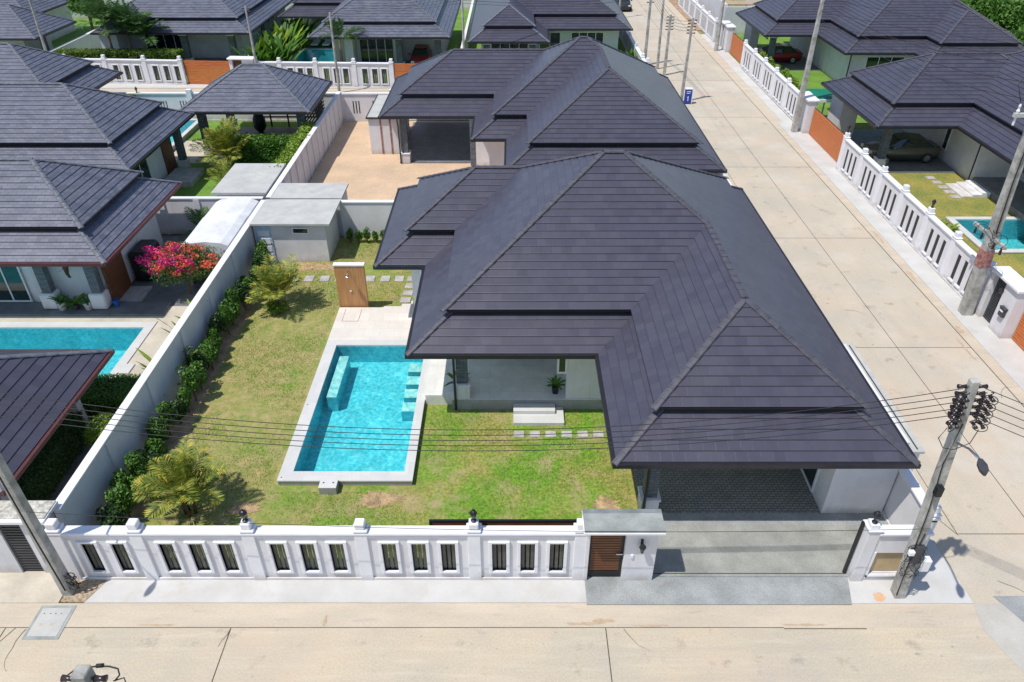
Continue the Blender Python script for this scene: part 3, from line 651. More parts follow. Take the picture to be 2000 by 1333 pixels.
# west garden wall
def plainwall(label,x0,x1,y0,y1,h=2.05,pil=(),side=1,wallm='white',group=None):
    t=thing('garden_wall',label,'wall',((x0+x1)/2,(y0+y1)/2,0),0,group)
    MB().box(x0,x1,y0,y1,0,h-.07).build('wall_panel',wallm,t)
    MB().box(x0-.05,x1+.05,y0-.04,y1+.04,h-.07,h).build('coping','trim',t,bevel=.01)
    for p in pil:
        if x1-x0<y1-y0: MB().box(x0-.03 if side<0 else x1-.02,x1+.02 if side<0 else x1+.06,p-.14,p+.14,0,h-.08).build('pilaster',wallm,t)
        else: MB().box(p-.14,p+.14,y0-.06,y0+.02,0,h-.08).build('pilaster',wallm,t)
    return t
plainwall('tall plain white wall between the lawn and the left neighbour pool garden',-12.35,-12.17,13.75,33.9,2.08,[16.5,19.5,22.5,25.5,28.5],1)
plainwall('white wall behind the small hedge between lawn and sandy yard',-8.55,11.2,33.9,34.08,2.0,[])
plainwall('long white panelled wall between the sandy yard and the gazebo garden',-12.2,-12.02,34.3,52.4,2.1,np.arange(35.5,52,1.3),1)
plainwall('white wall behind the white canvas shelter',-21,-12.5,34.35,34.5,2.0,[-19.5,-17.6,-15.8])
# wall at the end of sandy yard with slits
def slitwall(label,x0,x1,y,groups,h=2.0):
    t=thing('garden_wall',label,'wall',((x0+x1)/2,y,0))
    hs=[]
    for c in groups:
        for k in (-1,0,1): hs.append((c+k*.2-.045,c+k*.2+.045,.55,1.45))
    hs.sort(); mb=MB(); z0,z1=.55,1.45
    mb.box(x0,x1,y-.07,y+.07,0,z0).box(x0,x1,y-.07,y+.07,z1,h-.08); e=x0
    for a,b,_,_ in hs: mb.box(e,a,y-.07,y+.07,z0,z1); e=b
    mb.box(e,x1,y-.07,y+.07,z0,z1); mb.build('wall_panel','white',t)
    MB().box(x0,x1,y-.13,y+.13,h-.08,h).box(x0,x1,y-.1,y-.071,0,.12).build('coping','trim',t)
    MB().box(x0,x1,y+.09,y+.11,.5,1.5).build('backing_screen','dark',t)
    return t
slitwall('white wall with two slit groups at the far end of the sandy yard',-12.0,-8.0,52.4,[-11.0,-9.6])
slitwall('white wall with slit groups behind the gazebo garden and left pool',-32,-12.3,52.45,[-30,-28.6,-26.5,-24.6,-23.2,-21.9,-19,-16,-14])
for x in (-8.4,-22.6): single(MB().box(x-.17,x+.17,52.2,52.55,0,2.25),'gate_post','trim','square white post at the '+('sandy yard' if x>-10 else 'gazebo garden')+' end wall','post')
# ------------------------------------------------------------------ main villa
v=thing('villa','large villa with dark two-tier hipped roof, carport and covered terrace beside the pool','house',(3.5,24,0))
MR=[(-3.38,10.87,19.5,33.0),(-5.33,6,25.45,33.0),(2.8,10.87,14.48,31)]
villa_roof(v,MR)
w=MB(); w.box(-2.2,10,24,32,0,2.92); w.box(-4.1,-2.2,26.3,32,0,2.92); w.box(1.9,4.0,20.4,24,.45,2.92); w.box(4.0,9.35,19.6,24,.05,2.92); w.box(9.35,11.18,15.42,20.3,0,2.9); w.box(9.35,10,20.3,24,0,2.92)
w.build('wall','white',v)
MB().box(-2.1,3.5,20.35,24,0,.45).box(-3.1,-2.1,20.6,26.3,0,.448).build('terrace_floor','floor',v,label='grey tiled terrace floor')
MB().box(-2.12,3.95,20.33,20.35,.0,.43).build('plinth','greytile',v)
column(v,-1.75,20.62,.45,2.9); column(v,4.12,15.62,.04,2.9)
downpipe(v,-2.0,20.3,2.9,0,-.6); downpipe(v,3.93,15.3,2.9,0,-.7)
window(v,'y',24,-1.6,1.6,.5,2.7,-1,4,'sliding_door')
window(v,'y',26.3,-3.75,-2.6,.9,2.5,-1,2); window(v,'x',9.35,16.2,17.6,.1,2.4,-1,1,'door')
window(v,'x',-4.1,27.5,29.5,.9,2.4,-1,2); window(v,'y',20.4,1.55,1.9,1.6,2.3,-1,1)
window(v,'x',10,22,24,.9,2.4,1,2); window(v,'x',10,26,28,.9,2.4,1,2)
# flat-roofed strip at the east side
t=thing('side_store','low pale flat-topped store along the villa east side by the road','store',(11.4,18.5,0))
MB().box(11.42,11.95,15.9,21.2,0,2.12).build('wall','white',t); MB().box(10.9,12.0,15.8,21.3,2.12,2.2).build('flat_roof','slab',t); MB().box(11.8,11.84,15.9,21.2,2.2,2.215).build('drip_channel','char',t)
# steps
st=thing('garden_steps','two broad pale steps from the lawn up to the covered terrace','steps',(.9,19.9,0))
MB().box(.05,1.82,19.44,20.32,0,.16).build('lower_step','coping',st,bevel=.01); MB().box(.05,1.52,19.9,20.32,.16,.31).build('upper_step','coping',st,bevel=.01)
# potted plants on terrace
def potted(label,x,y,z,pr=.14,ph=.3,kind='palm',lm='lf_mid',potm='black',size=.5,n=12,group=None):
    t=thing('potted_plant',label,'potted plant',(x,y,z),0,group)
    MB().lathe(x,y,[(pr*.75,z),(pr,z+ph),(pr*.85,z+ph),(pr*.8,z+ph-.04)],14).build('pot',potm,t)
    V=[];F=[]
    for k in range(n):
        a=2*math.pi*k/n+random.random(); e=random.uniform(.5,1.2); Ln=size*random.uniform(.7,1.1); p=Vector((x,y,z+ph-.05)); d=Vector((math.cos(a)*math.cos(e),math.sin(a)*math.cos(e),math.sin(e))); sd_=Vector((-math.sin(a),math.cos(a),0)); pts=[]
        for q in range(6):
            pts.append(p.copy()); p=p+d*Ln/5; d=(d+Vector((0,0,-.22))).normalized()
        for q,pp in enumerate(pts):
            wd=size*.09*math.sin(math.pi*(q+.4)/6); V+=[tuple(pp-sd_*wd),tuple(pp+sd_*wd)]
        i0=len(V)-12
        for q in range(5): F.append((i0+2*q,i0+2*q+1,i0+2*q+3,i0+2*q+2))
    npmesh('foliage',V,F,lm,t,(x,y,z)); return t
potted('small dark palm in black pot at the right side of the covered terrace',1.55,20.75,.45,.14,.32,size=.62)
potted('leafy plant half hidden behind the slate column of the terrace',-2.0,21.0,.45,.14,.3,size=.62)
# stepping stones
def stones(pts,label,group,s=(.3,.42)):
    base=None
    for i,(x,y) in enumerate(pts):
        if base is None:
            mb=MB().box(-s[0]/2,s[0]/2,-s[1]/2,s[1]/2,-.02,.035); base=mb.build('stepping_stone','slate',bevel=.008); o=base
        else: o=base.copy(); C.objects.link(o)
        o.location=(x,y,.018); o.rotation_euler=(0,0,random.uniform(-.03,.03)); meta(o,label,'stepping stone',group)
stones([(.24+.545*k,19.0) for k in range(6)],'square grey stepping stone in the row in front of the terrace steps','stones in front of the steps',(.36,.3))
stones([(-10.05,29.7),(-9.37,29.7),(-8.65,29.7),(-7.95,29.7),(-6.55,29.7),(-5.85,29.7),(-5.2,29.7)],'grey stepping stone in the row crossing behind the wooden shower screen','stones behind the shower',(.42,.5))
stones([(-4.6,29.7),(-4.62,29.05),(-4.66,28.4),(-4.7,27.8)],'grey stepping stone in the row beside the villa wall','stones beside the villa wall',(.45,.42))
# ------------------------------------------------------------------ pool of the villa
def pool(label,x0,x1,y0,y1,zt,cop,depth=1.3,wl=.07,cm='coping',skirt=None,cat='swimming pool'):
    t=thing('swimming_pool',label,cat,((x0+x1)/2,(y0+y1)/2,0)); a,b,c,d=cop   # coping widths left,right,front,back
    MB().box(x0-a,x0,y0-c,y1+d,zt-.06,zt).box(x1,x1+b,y0-c,y1+d,zt-.06,zt).box(x0,x1,y0-c,y0,zt-.06,zt).box(x0,x1,y1,y1+d,zt-.06,zt).build('coping',cm,t)
    if skirt: MB().box(x0-a+.02,x0-.03,y0-c+.02,y1+d-.02,-.3,zt-.06).box(x1+.03,x1+b-.02,y0-c+.02,y1+d-.02,-.3,zt-.06).box(x0-.03,x1+.03,y0-c+.02,y0-.03,-.3,zt-.06).build('outer_wall',skirt,t)
    MB().quad((x0,y0,zt-depth),(x1,y0,zt-depth),(x1,y1,zt-depth),(x0,y1,zt-depth)).build('basin_floor','pooltile',t)
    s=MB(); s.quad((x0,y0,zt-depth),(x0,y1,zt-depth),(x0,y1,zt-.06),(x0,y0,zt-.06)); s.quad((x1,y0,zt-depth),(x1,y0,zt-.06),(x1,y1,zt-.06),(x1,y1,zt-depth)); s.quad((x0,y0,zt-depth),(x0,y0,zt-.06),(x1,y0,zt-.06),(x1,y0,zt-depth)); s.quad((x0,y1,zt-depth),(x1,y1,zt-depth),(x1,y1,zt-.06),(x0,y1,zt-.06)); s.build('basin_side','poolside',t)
    MB().quad((x0+.001,y0+.001,zt-wl),(x1-.001,y0+.001,zt-wl),(x1-.001,y1-.001,zt-wl),(x0+.001,y1-.001,zt-wl)).build('water','water',t)
    return t
p=pool('rectangular turquoise pool with pale coping in the lawn of the large villa',-6.97,-3.43,16.99,24.03,.25,(.42,.30,.42,.35),.85,.07,skirt='greytile')
u_=MB().box(-6.76,-6.40,20.95,23.5,-.6,.05).build('underwater_bench','poolside',p); MB().box(-6.76,-6.40,20.95,23.5,.05,.08).build('bench_top','poolstep',u_)
for k in range(4):
    u_=MB().box(-3.98,-3.432,20.4+k*.72,20.4+k*.72+.5,-.6,-.0-.05*(3-k)).build('pool_step','poolside',p); MB().box(-3.98,-3.432,20.4+k*.72,20.4+k*.72+.5,-.0-.05*(3-k),.02-.05*(3-k)).build('step_tread','poolstep',u_)
MB().box(-6.0,-5.45,16.2,16.57,0,.30).build('skimmer_box','greytile',p,bevel=.01)
MB().box(-6.0,-5.45,16.2,16.56,.30,.315).build('skimmer_lid','coping',p)
MB().box(-5.9,-5.85,16.4,16.45,.315,.32).box(-5.6,-5.55,16.4,16.45,.315,.32).box(-7.3,-7.26,16.7,16.74,.25,.255).box(-7.3,-7.26,20.3,20.34,.25,.255).build('pool_fitting','char',p)
g=MB().box(-7.39,-3.13,24.38,26.85,-.1,.245).box(-4.75,-3.1,26.85,27.15,-.1,.244).box(-5.5,-4.4,26.85,26.95,-.1,.243).box(-3.13,-3.1,20.6,26.85,-.1,.24); single(g,'pool_deck','deck','pale beige tiled deck between the pool and the wooden shower screen','deck')
single(MB().box(-4.4,-3.2,27.15,27.6,0,.12).box(-4.7,-3.2,26.96,27.15,0,.2),'deck_step','deck','low pale step at the back corner of the pool deck','step')
# shower screen
s=thing('shower_screen','upright wood-look shower screen with white top at the back of the pool deck','shower screen',(-6.8,27,0))
MB().box(-7.4,-6.17,26.93,27.12,0,2.22).build('screen_panel','teak',s); MB().box(-7.43,-6.14,26.9,27.15,2.22,2.27).build('screen_top','trim',s)
sh=MB().tube([(-6.82,26.94,2.0),(-6.82,26.7,2.0),(-6.82,26.62,1.95)],.015,8).lathe(-6.82,26.62,[(.02,1.93),(.1,1.9),(.11,1.88)],14).build('shower_head','chrome',s,smooth=True)
MB().box(-6.86,-6.78,26.88,26.93,1.0,1.08).build('tap','chrome',s)
struct(MB().box(-7.1,-6.4,25.75,25.77,.24,.249).box(-7.1,-7.08,25.77,26.7,.24,.249).box(-6.42,-6.4,25.77,26.7,.24,.249),'deck_drain','pinkcol')
# ------------------------------------------------------------------ sheds behind the lawn
t=thing('garden_shed','low white store with grey flat roof, panelled door and tiny window behind the lawn','shed',(-10.3,32.5,0))
MB().box(-12.1,-8.75,31.35,33.86,0,2.02).build('wall','white2',t); MB().box(-12.16,-8.45,31.13,33.93,2.02,2.11).build('flat_roof','slab',t)
d=MB().box(-12.0,-11.3,31.31,31.35,.05,1.95).build('door','bluepaint',t); q=MB()
for z in (.2,.6,1.0,1.4): q.box(-11.92,-11.38,31.295,31.31,z,z+.28)
q.build('door_panels','trim',d); MB().box(-11.38,-11.34,31.26,31.31,1.0,1.05).build('handle','chrome',d)
f_=MB().box(-10.3,-9.5,31.3,31.35,1.5,1.56).box(-10.3,-9.5,31.3,31.35,1.78,1.84).box(-10.3,-10.24,31.3,31.35,1.56,1.78).box(-9.56,-9.5,31.3,31.35,1.56,1.78).build('window','frame',t); MB().box(-10.24,-9.56,31.33,31.352,1.56,1.78).build('pane','glass',f_)
t=thing('rear_shed','pale flat-roofed store just behind the white garden shed','shed',(-10,34.5,0))
MB().box(-11.9,-8.55,34.1,35.8,0,2.0).build('wall','white2',t); MB().box(-12.0,-8.45,34.1,36.0,2.0,2.1).build('flat_roof','slab',t)
t=thing('pump_house','boxy pump house with wide grey flat roof between gazebo garden and white canvas','shed',(-13.4,36,0))
MB().box(-14.8,-12.4,34.6,38.2,0,2.1).build('wall','white2',t); MB().box(-15.05,-12.3,34.52,38.5,2.1,2.2).build('flat_roof','slab',t)
# white canvas shelter (barrel top)
t=thing('canvas_shelter','white weathered canvas shelter with rounded top beside the garden shed','shelter',(-13.5,31.5,0))
mb=MB(); prof=[(-14.75,1.0),(-14.72,1.75),(-14.6,2.0),(-14.3,2.15),(-13.5,2.24),(-12.8,2.18),(-12.5,2.05),(-12.42,1.9)]
for Y0,Y1,dz in ((29.1,30.6,0),(30.6,32.0,.03),(32.0,33.85,0)):
    for (a0,b0),(a1,b1) in zip(prof,prof[1:]): mb.quad((a0,Y0,b0),(a1,Y0,b1),(a1,Y1,b1+dz),(a0,Y1,b0+dz))
mb.xprism([(x,z) for x,z in prof]+[(-12.42,1.3),(-14.75,.9)],29.06,29.10,'y')
q=mb.build('canvas','canvas',t,smooth=False); so_=q.modifiers.new('solid','SOLIDIFY'); so_.thickness=.03
MB().box(-14.56,-14.5,29.25,33.8,0,1.5).box(-12.5,-12.44,29.25,33.8,0,1.5).build('side_frame','char',t)
# ------------------------------------------------------------------ second villa
v2=thing('villa','second villa with dark hip roofs and open carport beside the sandy yard','house',(3,44,0))
R2=[(-7.9,8,43.9,52.4),(-2.2,10.7,39.95,52.4),(-.3,10.7,35.4,52.0)]
villa_roof(v2,R2)
w=MB(); w.box(-1.3,9.8,41,51.6,0,2.92); w.box(.6,9.8,36.4,41,0,2.92); w.box(-1.3,-.2,40.7,41,0,2.92); w.build('wall','white',v2)
MB().box(-7.0,-1.3,44.2,52,0,.06).build('carport_floor','bluetile',v2)
column(v2,-6.6,44.4,.02,2.9); MB().box(-2.2,-1.32,43.7,44.1,0,2.9).build('wall_pier','white',v2); MB().box(-2.55,-2.2,43.72,44.08,.02,2.9).build('column','stone',v2)
downpipe(v2,-6.9,44.1,2.9,0,-.2)
f_=MB()
for z in (.3,.6,.9,1.2,1.5,1.8): f_.box(-6.3,-1.8,52.1,52.14,z,z+.2)
f_.build('rear_gate','char',v2)
t=thing('store_room','narrow white store with pale flat top beside the second villa carport','store',(-8.6,46,0))
MB().box(-9.0,-7.1,45.8,50.5,0,2.3).build('wall','white',t); MB().box(-9.1,-7.3,45.7,50.6,2.3,2.38).build('flat_roof','slab',t)
MB().box(-9.12,-7.28,45.68,45.72,2.3,2.42).box(-9.12,-9.08,45.72,50.6,2.3,2.42).build('roof_edge','char',t)
MB().box(-8.3,-8.2,45.77,45.8,0,2.3).box(-7.7,-7.6,45.77,45.8,0,2.3).build('wall_fin','pinkcol',t)
# ------------------------------------------------------------------ left neighbours
v3=thing('villa','left neighbour villa with weathered tiles and maroon gutter beside its own pool','house',(-22,29,0))
villa_roof(v3,[(-34,-16.1,25.7,33.75)],tile='tile_old',ridge='ridge_old',gut='maroon')
MB().box(-32,-20.7,27.55,33,.1,2.92).box(-20.7,-17.35,27.5,33,.1,2.92).build('wall','white',v3)
MB().box(-32,-14.9,26.5,27.5,-.1,.12).build('terrace_floor','bluetile',v3)
for x in (-19.75,-17.65):
    c=MB().box(x-.2,x+.2,26.95,27.3,.9,2.9).build('column','stone',v3); MB().prism([(x-.38,26.85),(x+.3,26.85),(x+.3,27.4),(x-.38,27.4)],.12,.88).build('column_base','white',c,bevel=.06)
MB().box(-17.36,-17.25,27.35,29.0,.1,2.9).build('wood_panel','wood2',v3)
window(v3,'y',27.5,-24.9,-20.9,.15,2.6,-1,5,'sliding_door')
tr=thing('wall_trophy','dark carved elephant head mounted under the left villa eave','wall ornament',(-18.7,27.4,2))
MB().tube([(-18.7,27.48,2.35),(-18.7,27.3,2.25),(-18.7,27.15,2.0),(-18.68,27.1,1.75),(-18.62,27.08,1.6),(-18.55,27.05,1.62)],[.17,.2,.11,.07,.05,.03],10).build('head','trophy',tr,smooth=True)
MB().quad((-18.85,27.4,2.4),(-19.1,27.35,2.35),(-19.05,27.38,2.05),(-18.85,27.38,2.0)).quad((-18.55,27.4,2.4),(-18.3,27.35,2.35),(-18.35,27.38,2.05),(-18.55,27.38,2.0)).build('ear','trophy',tr)
MB().tube([(-18.8,27.2,2.0),(-18.95,27.1,1.85),(-19.05,27.0,1.9)],[.03,.02,.01],6).tube([(-18.6,27.2,2.0),(-18.5,27.05,1.85),(-18.45,26.95,1.9)],[.03,.02,.01],6).build('tusk','pot',tr)
potted('leafy plant in square pale pot, leftmost of the three by the left villa column',-19.3,26.9,.12,.19,.36,lm='lf_mid',potm='pot',size=.55,n=16)
potted('tall dark-leaved plant standing between two pale pots at the left villa',-18.75,26.95,.12,.14,.25,lm='lf_mid',potm='char',size=.75,n=16)
potted('low plant in pale pot next to the white column base of the left villa',-18.2,26.95,.12,.2,.36,lm='lf_mid',potm='pot',size=.4,n=16)
t=thing('bucket','small blue bucket beside the brown panel of the left villa','bucket',(-17.1,27.2,.1)); MB().lathe(-17.12,27.2,[(.1,.12),(.14,.42),(.12,.42),(.1,.2)],14).build('bucket_body','bluecloth',t); MB().tube([(-17.26,27.2,.42),(-17.12,27.2,.55),(-16.98,27.2,.42)],.008,5).build('handle','char',t)
g=MB().box(-17.4,-16.3,27.6,28.9,.0,.1); single(g,'floor_drain_tray','slate','grey stone tray on the ground beside the brown panel','tray')
t=thing('gas_cover','dark covered stack against the white side wall of the left villa','covered box',(-17.0,30,0)); MB().box(-17.3,-16.4,29.4,30.9,0,1.5).build('cover','black',t,bevel=.12)
t=pool('turquoise pool with grey coping in the left neighbour garden',-27,-15.35,21.4,25.66,.02,(.3,.38,.3,.42),1.2,.06)
MB().box(-14.97,-14.92,21.4,26.0,-.1,.024).build('drain_slot','char',t)
g=MB().box(-30,-14.2,26.08,26.5,-.1,.03).box(-14.92,-12.4,21.1,27.3,-.1,.028); single(g,'poolside_deck','pave_beige','beige paved deck around the left neighbour pool','deck')
single(MB().box(-15.05,-14.6,22.4,23.0,0,.08),'skimmer_lid','coping','small square lid set in the left pool edge','lid')
pv=thing('pavilion','dark tiled pavilion roof with maroon gutter in the near left corner','pavilion',(-18,17,0))
villa_roof(pv,[(-24.5,-13.58,13.9,20.3)],E=2.6,tile='tile',ridge='ridge_old',gut='maroon',two=False)
for x,y in ((-14.7,19.2),(-14.7,14.9),(-20,19.2)): MB().box(x-.14,x+.14,y-.14,y+.14,0,2.46).build('column','white2',pv)
MB().box(-24,-14,14.2,19.3,0,.06).build('floor','bluetile',pv)
# neighbour entrance at the near left
t=thing('entrance_porch','white neighbour gate pier topped with crazy paving and dark louvred door behind the left pole','gate pier',(-13.5,13.4,0))
MB().box(-13.0,-12.42,13.25,13.8,0,2.15).box(-17,-13.62,13.25,13.8,0,2.15).build('pier_wall','white2',t); MB().box(-17,-12.2,13.1,13.86,2.15,2.24).build('hood_slab','trim',t); MB().box(-17,-12.23,13.22,13.84,2.24,2.27).build('hood_top','pale_stone',t)
d=MB().box(-13.62,-13.55,13.3,13.36,0,2.15).box(-13.07,-13.0,13.3,13.36,0,2.15).build('door','char',t); q=MB()
for k in range(20): q.box(-13.55,-13.07,13.3,13.35,.06+k*.105,.06+k*.105+.06)
q.build('louvres','char',d); MB().box(-13.55,-13.07,13.4,13.42,0,2.1).build('backing','black',d)
# L2 villa
v4=thing('villa','left villa with two-tier weathered roof next to the gazebo, second from the near pool','house',(-26,40,0))
villa_roof(v4,[(-40,-19.3,35.4,44.46)],tile='tile_old',ridge='ridge_old')
MB().box(-38,-20.6,36.3,43.3,0,2.92).build('wall','white',v4); MB().box(-20.6,-20.5,42.0,43.3,0,2.9).build('wood_panel','wood2',v4); column(v4,-20.0,43.2,0,2.9)
window(v4,'x',-20.6,38,40,.2,2.4,1,2)
v5=thing('villa','far left villa roof rising behind the second left villa, two dark tiers','house',(-33,49,0))
villa_roof(v5,[(-50,-27.6,44.9,53.6)],E=3.1,tile='tile_old',ridge='ridge_old'); MB().box(-48,-28.7,46,52.2,0,2.95).build('wall','white',v5)
t=pool('narrow turquoise pool glimpsed between the left roofs and the gazebo',-26.5,-22.2,46.2,51.6,.35,(.3,.3,.3,.3),1.2,.06,skirt='greytile')
g=MB().box(-22.9+1.0,-17.9,44.2,48.2,-.1,.04); single(g,'garden_paving','pave_beige','pale paved square between the second left villa and the gazebo','paving')
g=MB().box(-20.3,-18.6,40.4,42.6,-.1,.35); single(g,'plunge_tub','slate','low grey-edged raised step basin by the second left villa','raised basin')
# gazebo
gz=thing('gazebo','open gazebo with grey hip roof, slate columns and dark slatted screen','gazebo',(-16.3,48,0))
villa_roof(gz,[(-20.3,-12.35,44.75,51.4)],tile='tile_old',ridge='ridge_old',two=False)
for x,y in ((-19.4,45.9),(-19.4,50.6),(-13.2,45.9),(-13.2,50.6)): column(gz,x,y,0,2.9,.22)
MB().box(-19.6,-12.9,45.6,50.9,0,.08).build('floor','bluetile',gz)
q=MB()
for k in range(9): q.box(-17.9,-13.2,51.0,51.05,.7+k*.22,.7+k*.22+.1).box(-12.95,-12.9,46,51,.7+k*.22,.7+k*.22+.1)
for x in (-17.9,-16.8,-15.6,-14.4,-13.2): q.box(x-.05,x+.05,51.05,51.1,0,2.75)
q.build('slat_screen','black',gz)
t=thing('hanging_chair','black egg-shaped chair in the shade of the gazebo','chair',(-17.0,49,.1)); MB().lathe(-17,49.2,[(.25,.4),(.42,.7),(.42,1.2),(.25,1.6),(.05,1.75)],12).build('shell','black',t,smooth=True); MB().tube([(-17,49.2,.1),(-17,49.2,.45)],[.35,.04],12).build('base','black',t)
single(MB().box(-21.4,-20.2,46.8,46.86,0,1.7),'garden_screen','greytile','olive grey low wall beside the narrow pool','screen') if False else None
# ------------------------------------------------------------------ back row
ang=math.atan2(60.5-62.0,23.5)
f=fence('white street wall with framed openings left of the far orange gate',(-44,62.75,0),ang,17.4,[1.0,4.3,7.7,11.0,14.3,17.3],[[(x+.85,.42),(x+1.75,.42),(x+2.65,.42)] for x in (1.0,4.3,7.7,11.0,14.3)],style='frame',z0=.35,z1=1.5)
f=fence('white street wall with framed openings between the two far orange gates',(-20.6,61.2,0),ang*.6,11.1,[.1,2.0,4.9,8.0,11.0],[[(x+.85,.42),(x+1.65,.42),(x+2.4,.42)] for x in (2.0,4.9,8.0)],style='frame',z0=.35,z1=1.5)
def slatgate(label,loc,rot,L,h=1.85,m='wood'):
    t=thing('slatted_gate',label,'gate',loc,rot); q=MB(); k=0; z=.06
    while z<h-.1: q.box(0.04,L-.04,-.02,.02,z,z+.105); z+=.125
    q.build('gate_slats',m,t,world=False); MB().box(0,L,.022,.05,.04,.1).box(0,L,.022,.05,h-.12,h-.05).box(0,.06,.022,.05,.1,h-.12).box(L-.06,L,.022,.05,.1,h-.12).box(L/2-.03,L/2+.03,.022,.05,.1,h-.12).build('gate_frame','char',t,world=False); return t
slatgate('orange slatted gate in the far street wall by the box hedge',(-26.5,61.7,0),ang,3.8,1.95)
slatgate('orange slatted gate of the far street partly hidden by the second villa roof',(-9.4,60.7,0),0,4.6,1.95)
fence('white street wall at the end of the far street near the road corner',(-4.6,61.0,0),0,15.6,[.2,3.3,6.4,9.5,12.6,15.4],[[(x+.9,.42),(x+1.7,.42),(x+2.5,.42)] for x in (.2,3.3,6.4,9.5,12.4)],style='frame',z0=.35)
def pier(label,loc,rot,L=2.0,h=2.2,doorm='char',top='trim'):
    t=thing('entrance_porch',label,'gate pier',loc,rot); a=.25; b=1.05
    MB().box(0,a,-.3,.3,0,h-.12).box(b,L,-.3,.3,0,h-.12).build('pier_wall','white',t,world=False); MB().box(-.08,L+.08,-.42,.38,h-.12,h).build('hood_slab',top,t,bevel=.02,world=False)
    q=MB().box(a,b,-.1,-.06,.05,h-.12); d=q.build('door',doorm,t,world=False); q=MB()
    for k in range(18): q.box(a+.08,b-.08,-.13,-.1,.12+k*.105,.12+k*.105+.06)
    q.build('louvres',doorm,d,world=False); return t
pier('white gate pier with small brown door beside the far orange gate',(-22.6,61.4,0),ang,2.0,2.25,'wood2')
T=[('left house of the far row with grey hip roof and deep eaves by the hedge',[(-35.6,-22.3,66.2,82.6)],None),
   ('far row villa with two white loungers at its pool and red car in its carport',[(-16.9,-5.2,64.6,81.0)],None),
   ('far row villa nearest the side road with small front gable hip',[(-3.5,3.0,63.0,80),(-3.5,10.35,67.75,81)],None)]
for lab,rc,_ in T:
    t=thing('villa',lab,'house',((rc[0][0]+rc[0][1])/2,70,0)); villa_roof(t,rc,tile='tile_old' if rc[0][0]<-10 else 'tile',ridge='ridge_old')
    if rc[0][0]<-30:
        MB().box(-35.5,-23.3,70.0,81.7,0,2.92).box(-35.5,-34,67,70,0,2.92).box(-24,-23.3,69.2,70,0,2.92).build('wall','white2',t); window(t,'y',70,-33,-29.5,.1,2.5,-1,4,'sliding_door'); column(t,-28.3,67.2,.1,2.9,.25,True); column(t,-24.2,67.2,.1,2.9,.25,True)
        window(t,'x',-23.3,72.5,74,1,2.3,1,2); window(t,'x',-23.3,76,77.5,1,2.3,1,2); MB().box(-34,-23.2,66.6,70,0,.1).build('floor','bluetile',t)
    elif rc[0][0]<-10:
        MB().box(-16,-6.2,69.0,80,0,2.92).box(-14.2,-13.5,65.6,69,0,2.92).build('wall','white2',t); MB().box(-13.5,-10,67.5,69,0,2.92).build('wall','white2',t); window(t,'y',67.5,-13.3,-10.3,.3,2.6,-1,4,'sliding_door'); column(t,-9.6,65.8,.1,2.9,.25,True); column(t,-6.3,65.8,.1,2.9,.25,True); MB().box(-14,-6,65.2,69,0,.1).build('floor','bluetile',t)
    else:
        MB().box(-2.6,2,65.5,79,0,2.92).box(2,9.4,68.8,80,0,2.92).build('wall','white2',t); column(t,-2.1,64.0,.1,2.9,.25,True); column(t,1.7,64.0,.1,2.9,.25,True); window(t,'y',65.5,-1.8,1.4,.9,2.5,-1,4); window(t,'y',68.8,2.4,4.3,.1,2.6,-1,2); window(t,'y',68.8,5.2,8.1,.1,2.6,-1,4,'sliding_door')
        window(t,'x',9.4,70.5,72,1,2.4,1,2)
t=thing('villa','roof of the house at the top left corner with weathered tiles','house',(-48,67,0)); villa_roof(t,[(-62,-39.3,64.1,70.9)],tile='tile_old',ridge='ridge_old',two=False); MB().box(-60,-41.5,66,70,0,2.92).build('wall','white2',t); window(t,'y',66,-44,-42,.9,2.2,-1,2)
column(t,-40.4,67,0,2.9,.2)
t=thing('villa','dark roof at the far top left behind the corner house','house',(-52,78,0)); villa_roof(t,[(-66,-44.5,72.8,83)],tile='tile_old',ridge='ridge_old',two=False); MB().box(-64,-45.6,74,82,0,2.92).build('wall','white2',t)
t=thing('villa','small dark roof behind the broad-leaved plants of the far row','house',(-20,84,0)); villa_roof(t,[(-21.5,-8,72.9,90)],two=True); MB().box(-20.4,-9,80,89,0,2.92).build('wall','white2',t)
plainwall('white dividing wall with pale top between hedge garden and corner house',-38.9,-38.7,62.8,86,1.9,[],1)
plainwall('white dividing wall between the far row villas beside the tall pole',-4.35,-4.2,63.5,95,1.9,[])
plainwall('white dividing wall beside the broad-leaved plants',-21.9,-21.7,62.2,86,1.8,[])
plainwall('pale boundary wall at the top left behind the far villas',-55,-24,88,88.2,2.4,[],1,'white2')
plainwall('pale boundary wall behind the gap between far villas',-24,12,93,93.2,2.0,[],1,'white2')
pool('small teal pool beside the broad-leaved plants of the far row',-19.9,-12.5,68.9,73.6,.06,(.3,.3,.3,.4),1.2,.06)
pool('teal pool below the far left palm',-39,-33.5,73.6,76.2,.06,(.3,.3,.3,.4),1.2,.06) if False else None
def lounger(x,y,label):
    t=thing('sun_lounger',label,'sun lounger',(x,y,0),0,'white loungers by the far pool'); MB().box(x-.33,x+.33,y-.6,y+.75,.28,.38).build('seat','trim',t)
    MB().quad((x-.33,y+.75,.3),(x+.33,y+.75,.3),(x+.33,y+1.35,.75),(x-.33,y+1.35,.75)).quad((x-.33,y+.75,.38),(x-.33,y+1.35,.83),(x+.33,y+1.35,.83),(x+.33,y+.75,.38)).build('backrest','trim',t)
    for a in (-.28,.28):
        for b in (-.5,.65): MB().box(x+a-.03,x+a+.03,y+b-.03,y+b+.03,0,.28).build('leg','char',t)
lounger(-18.9,74.6,'white sun lounger by the far pool, left of two, nearer the broad-leaved plants'); lounger(-17.8,74.6,'white sun lounger by the far pool, right of two, next to the villa')
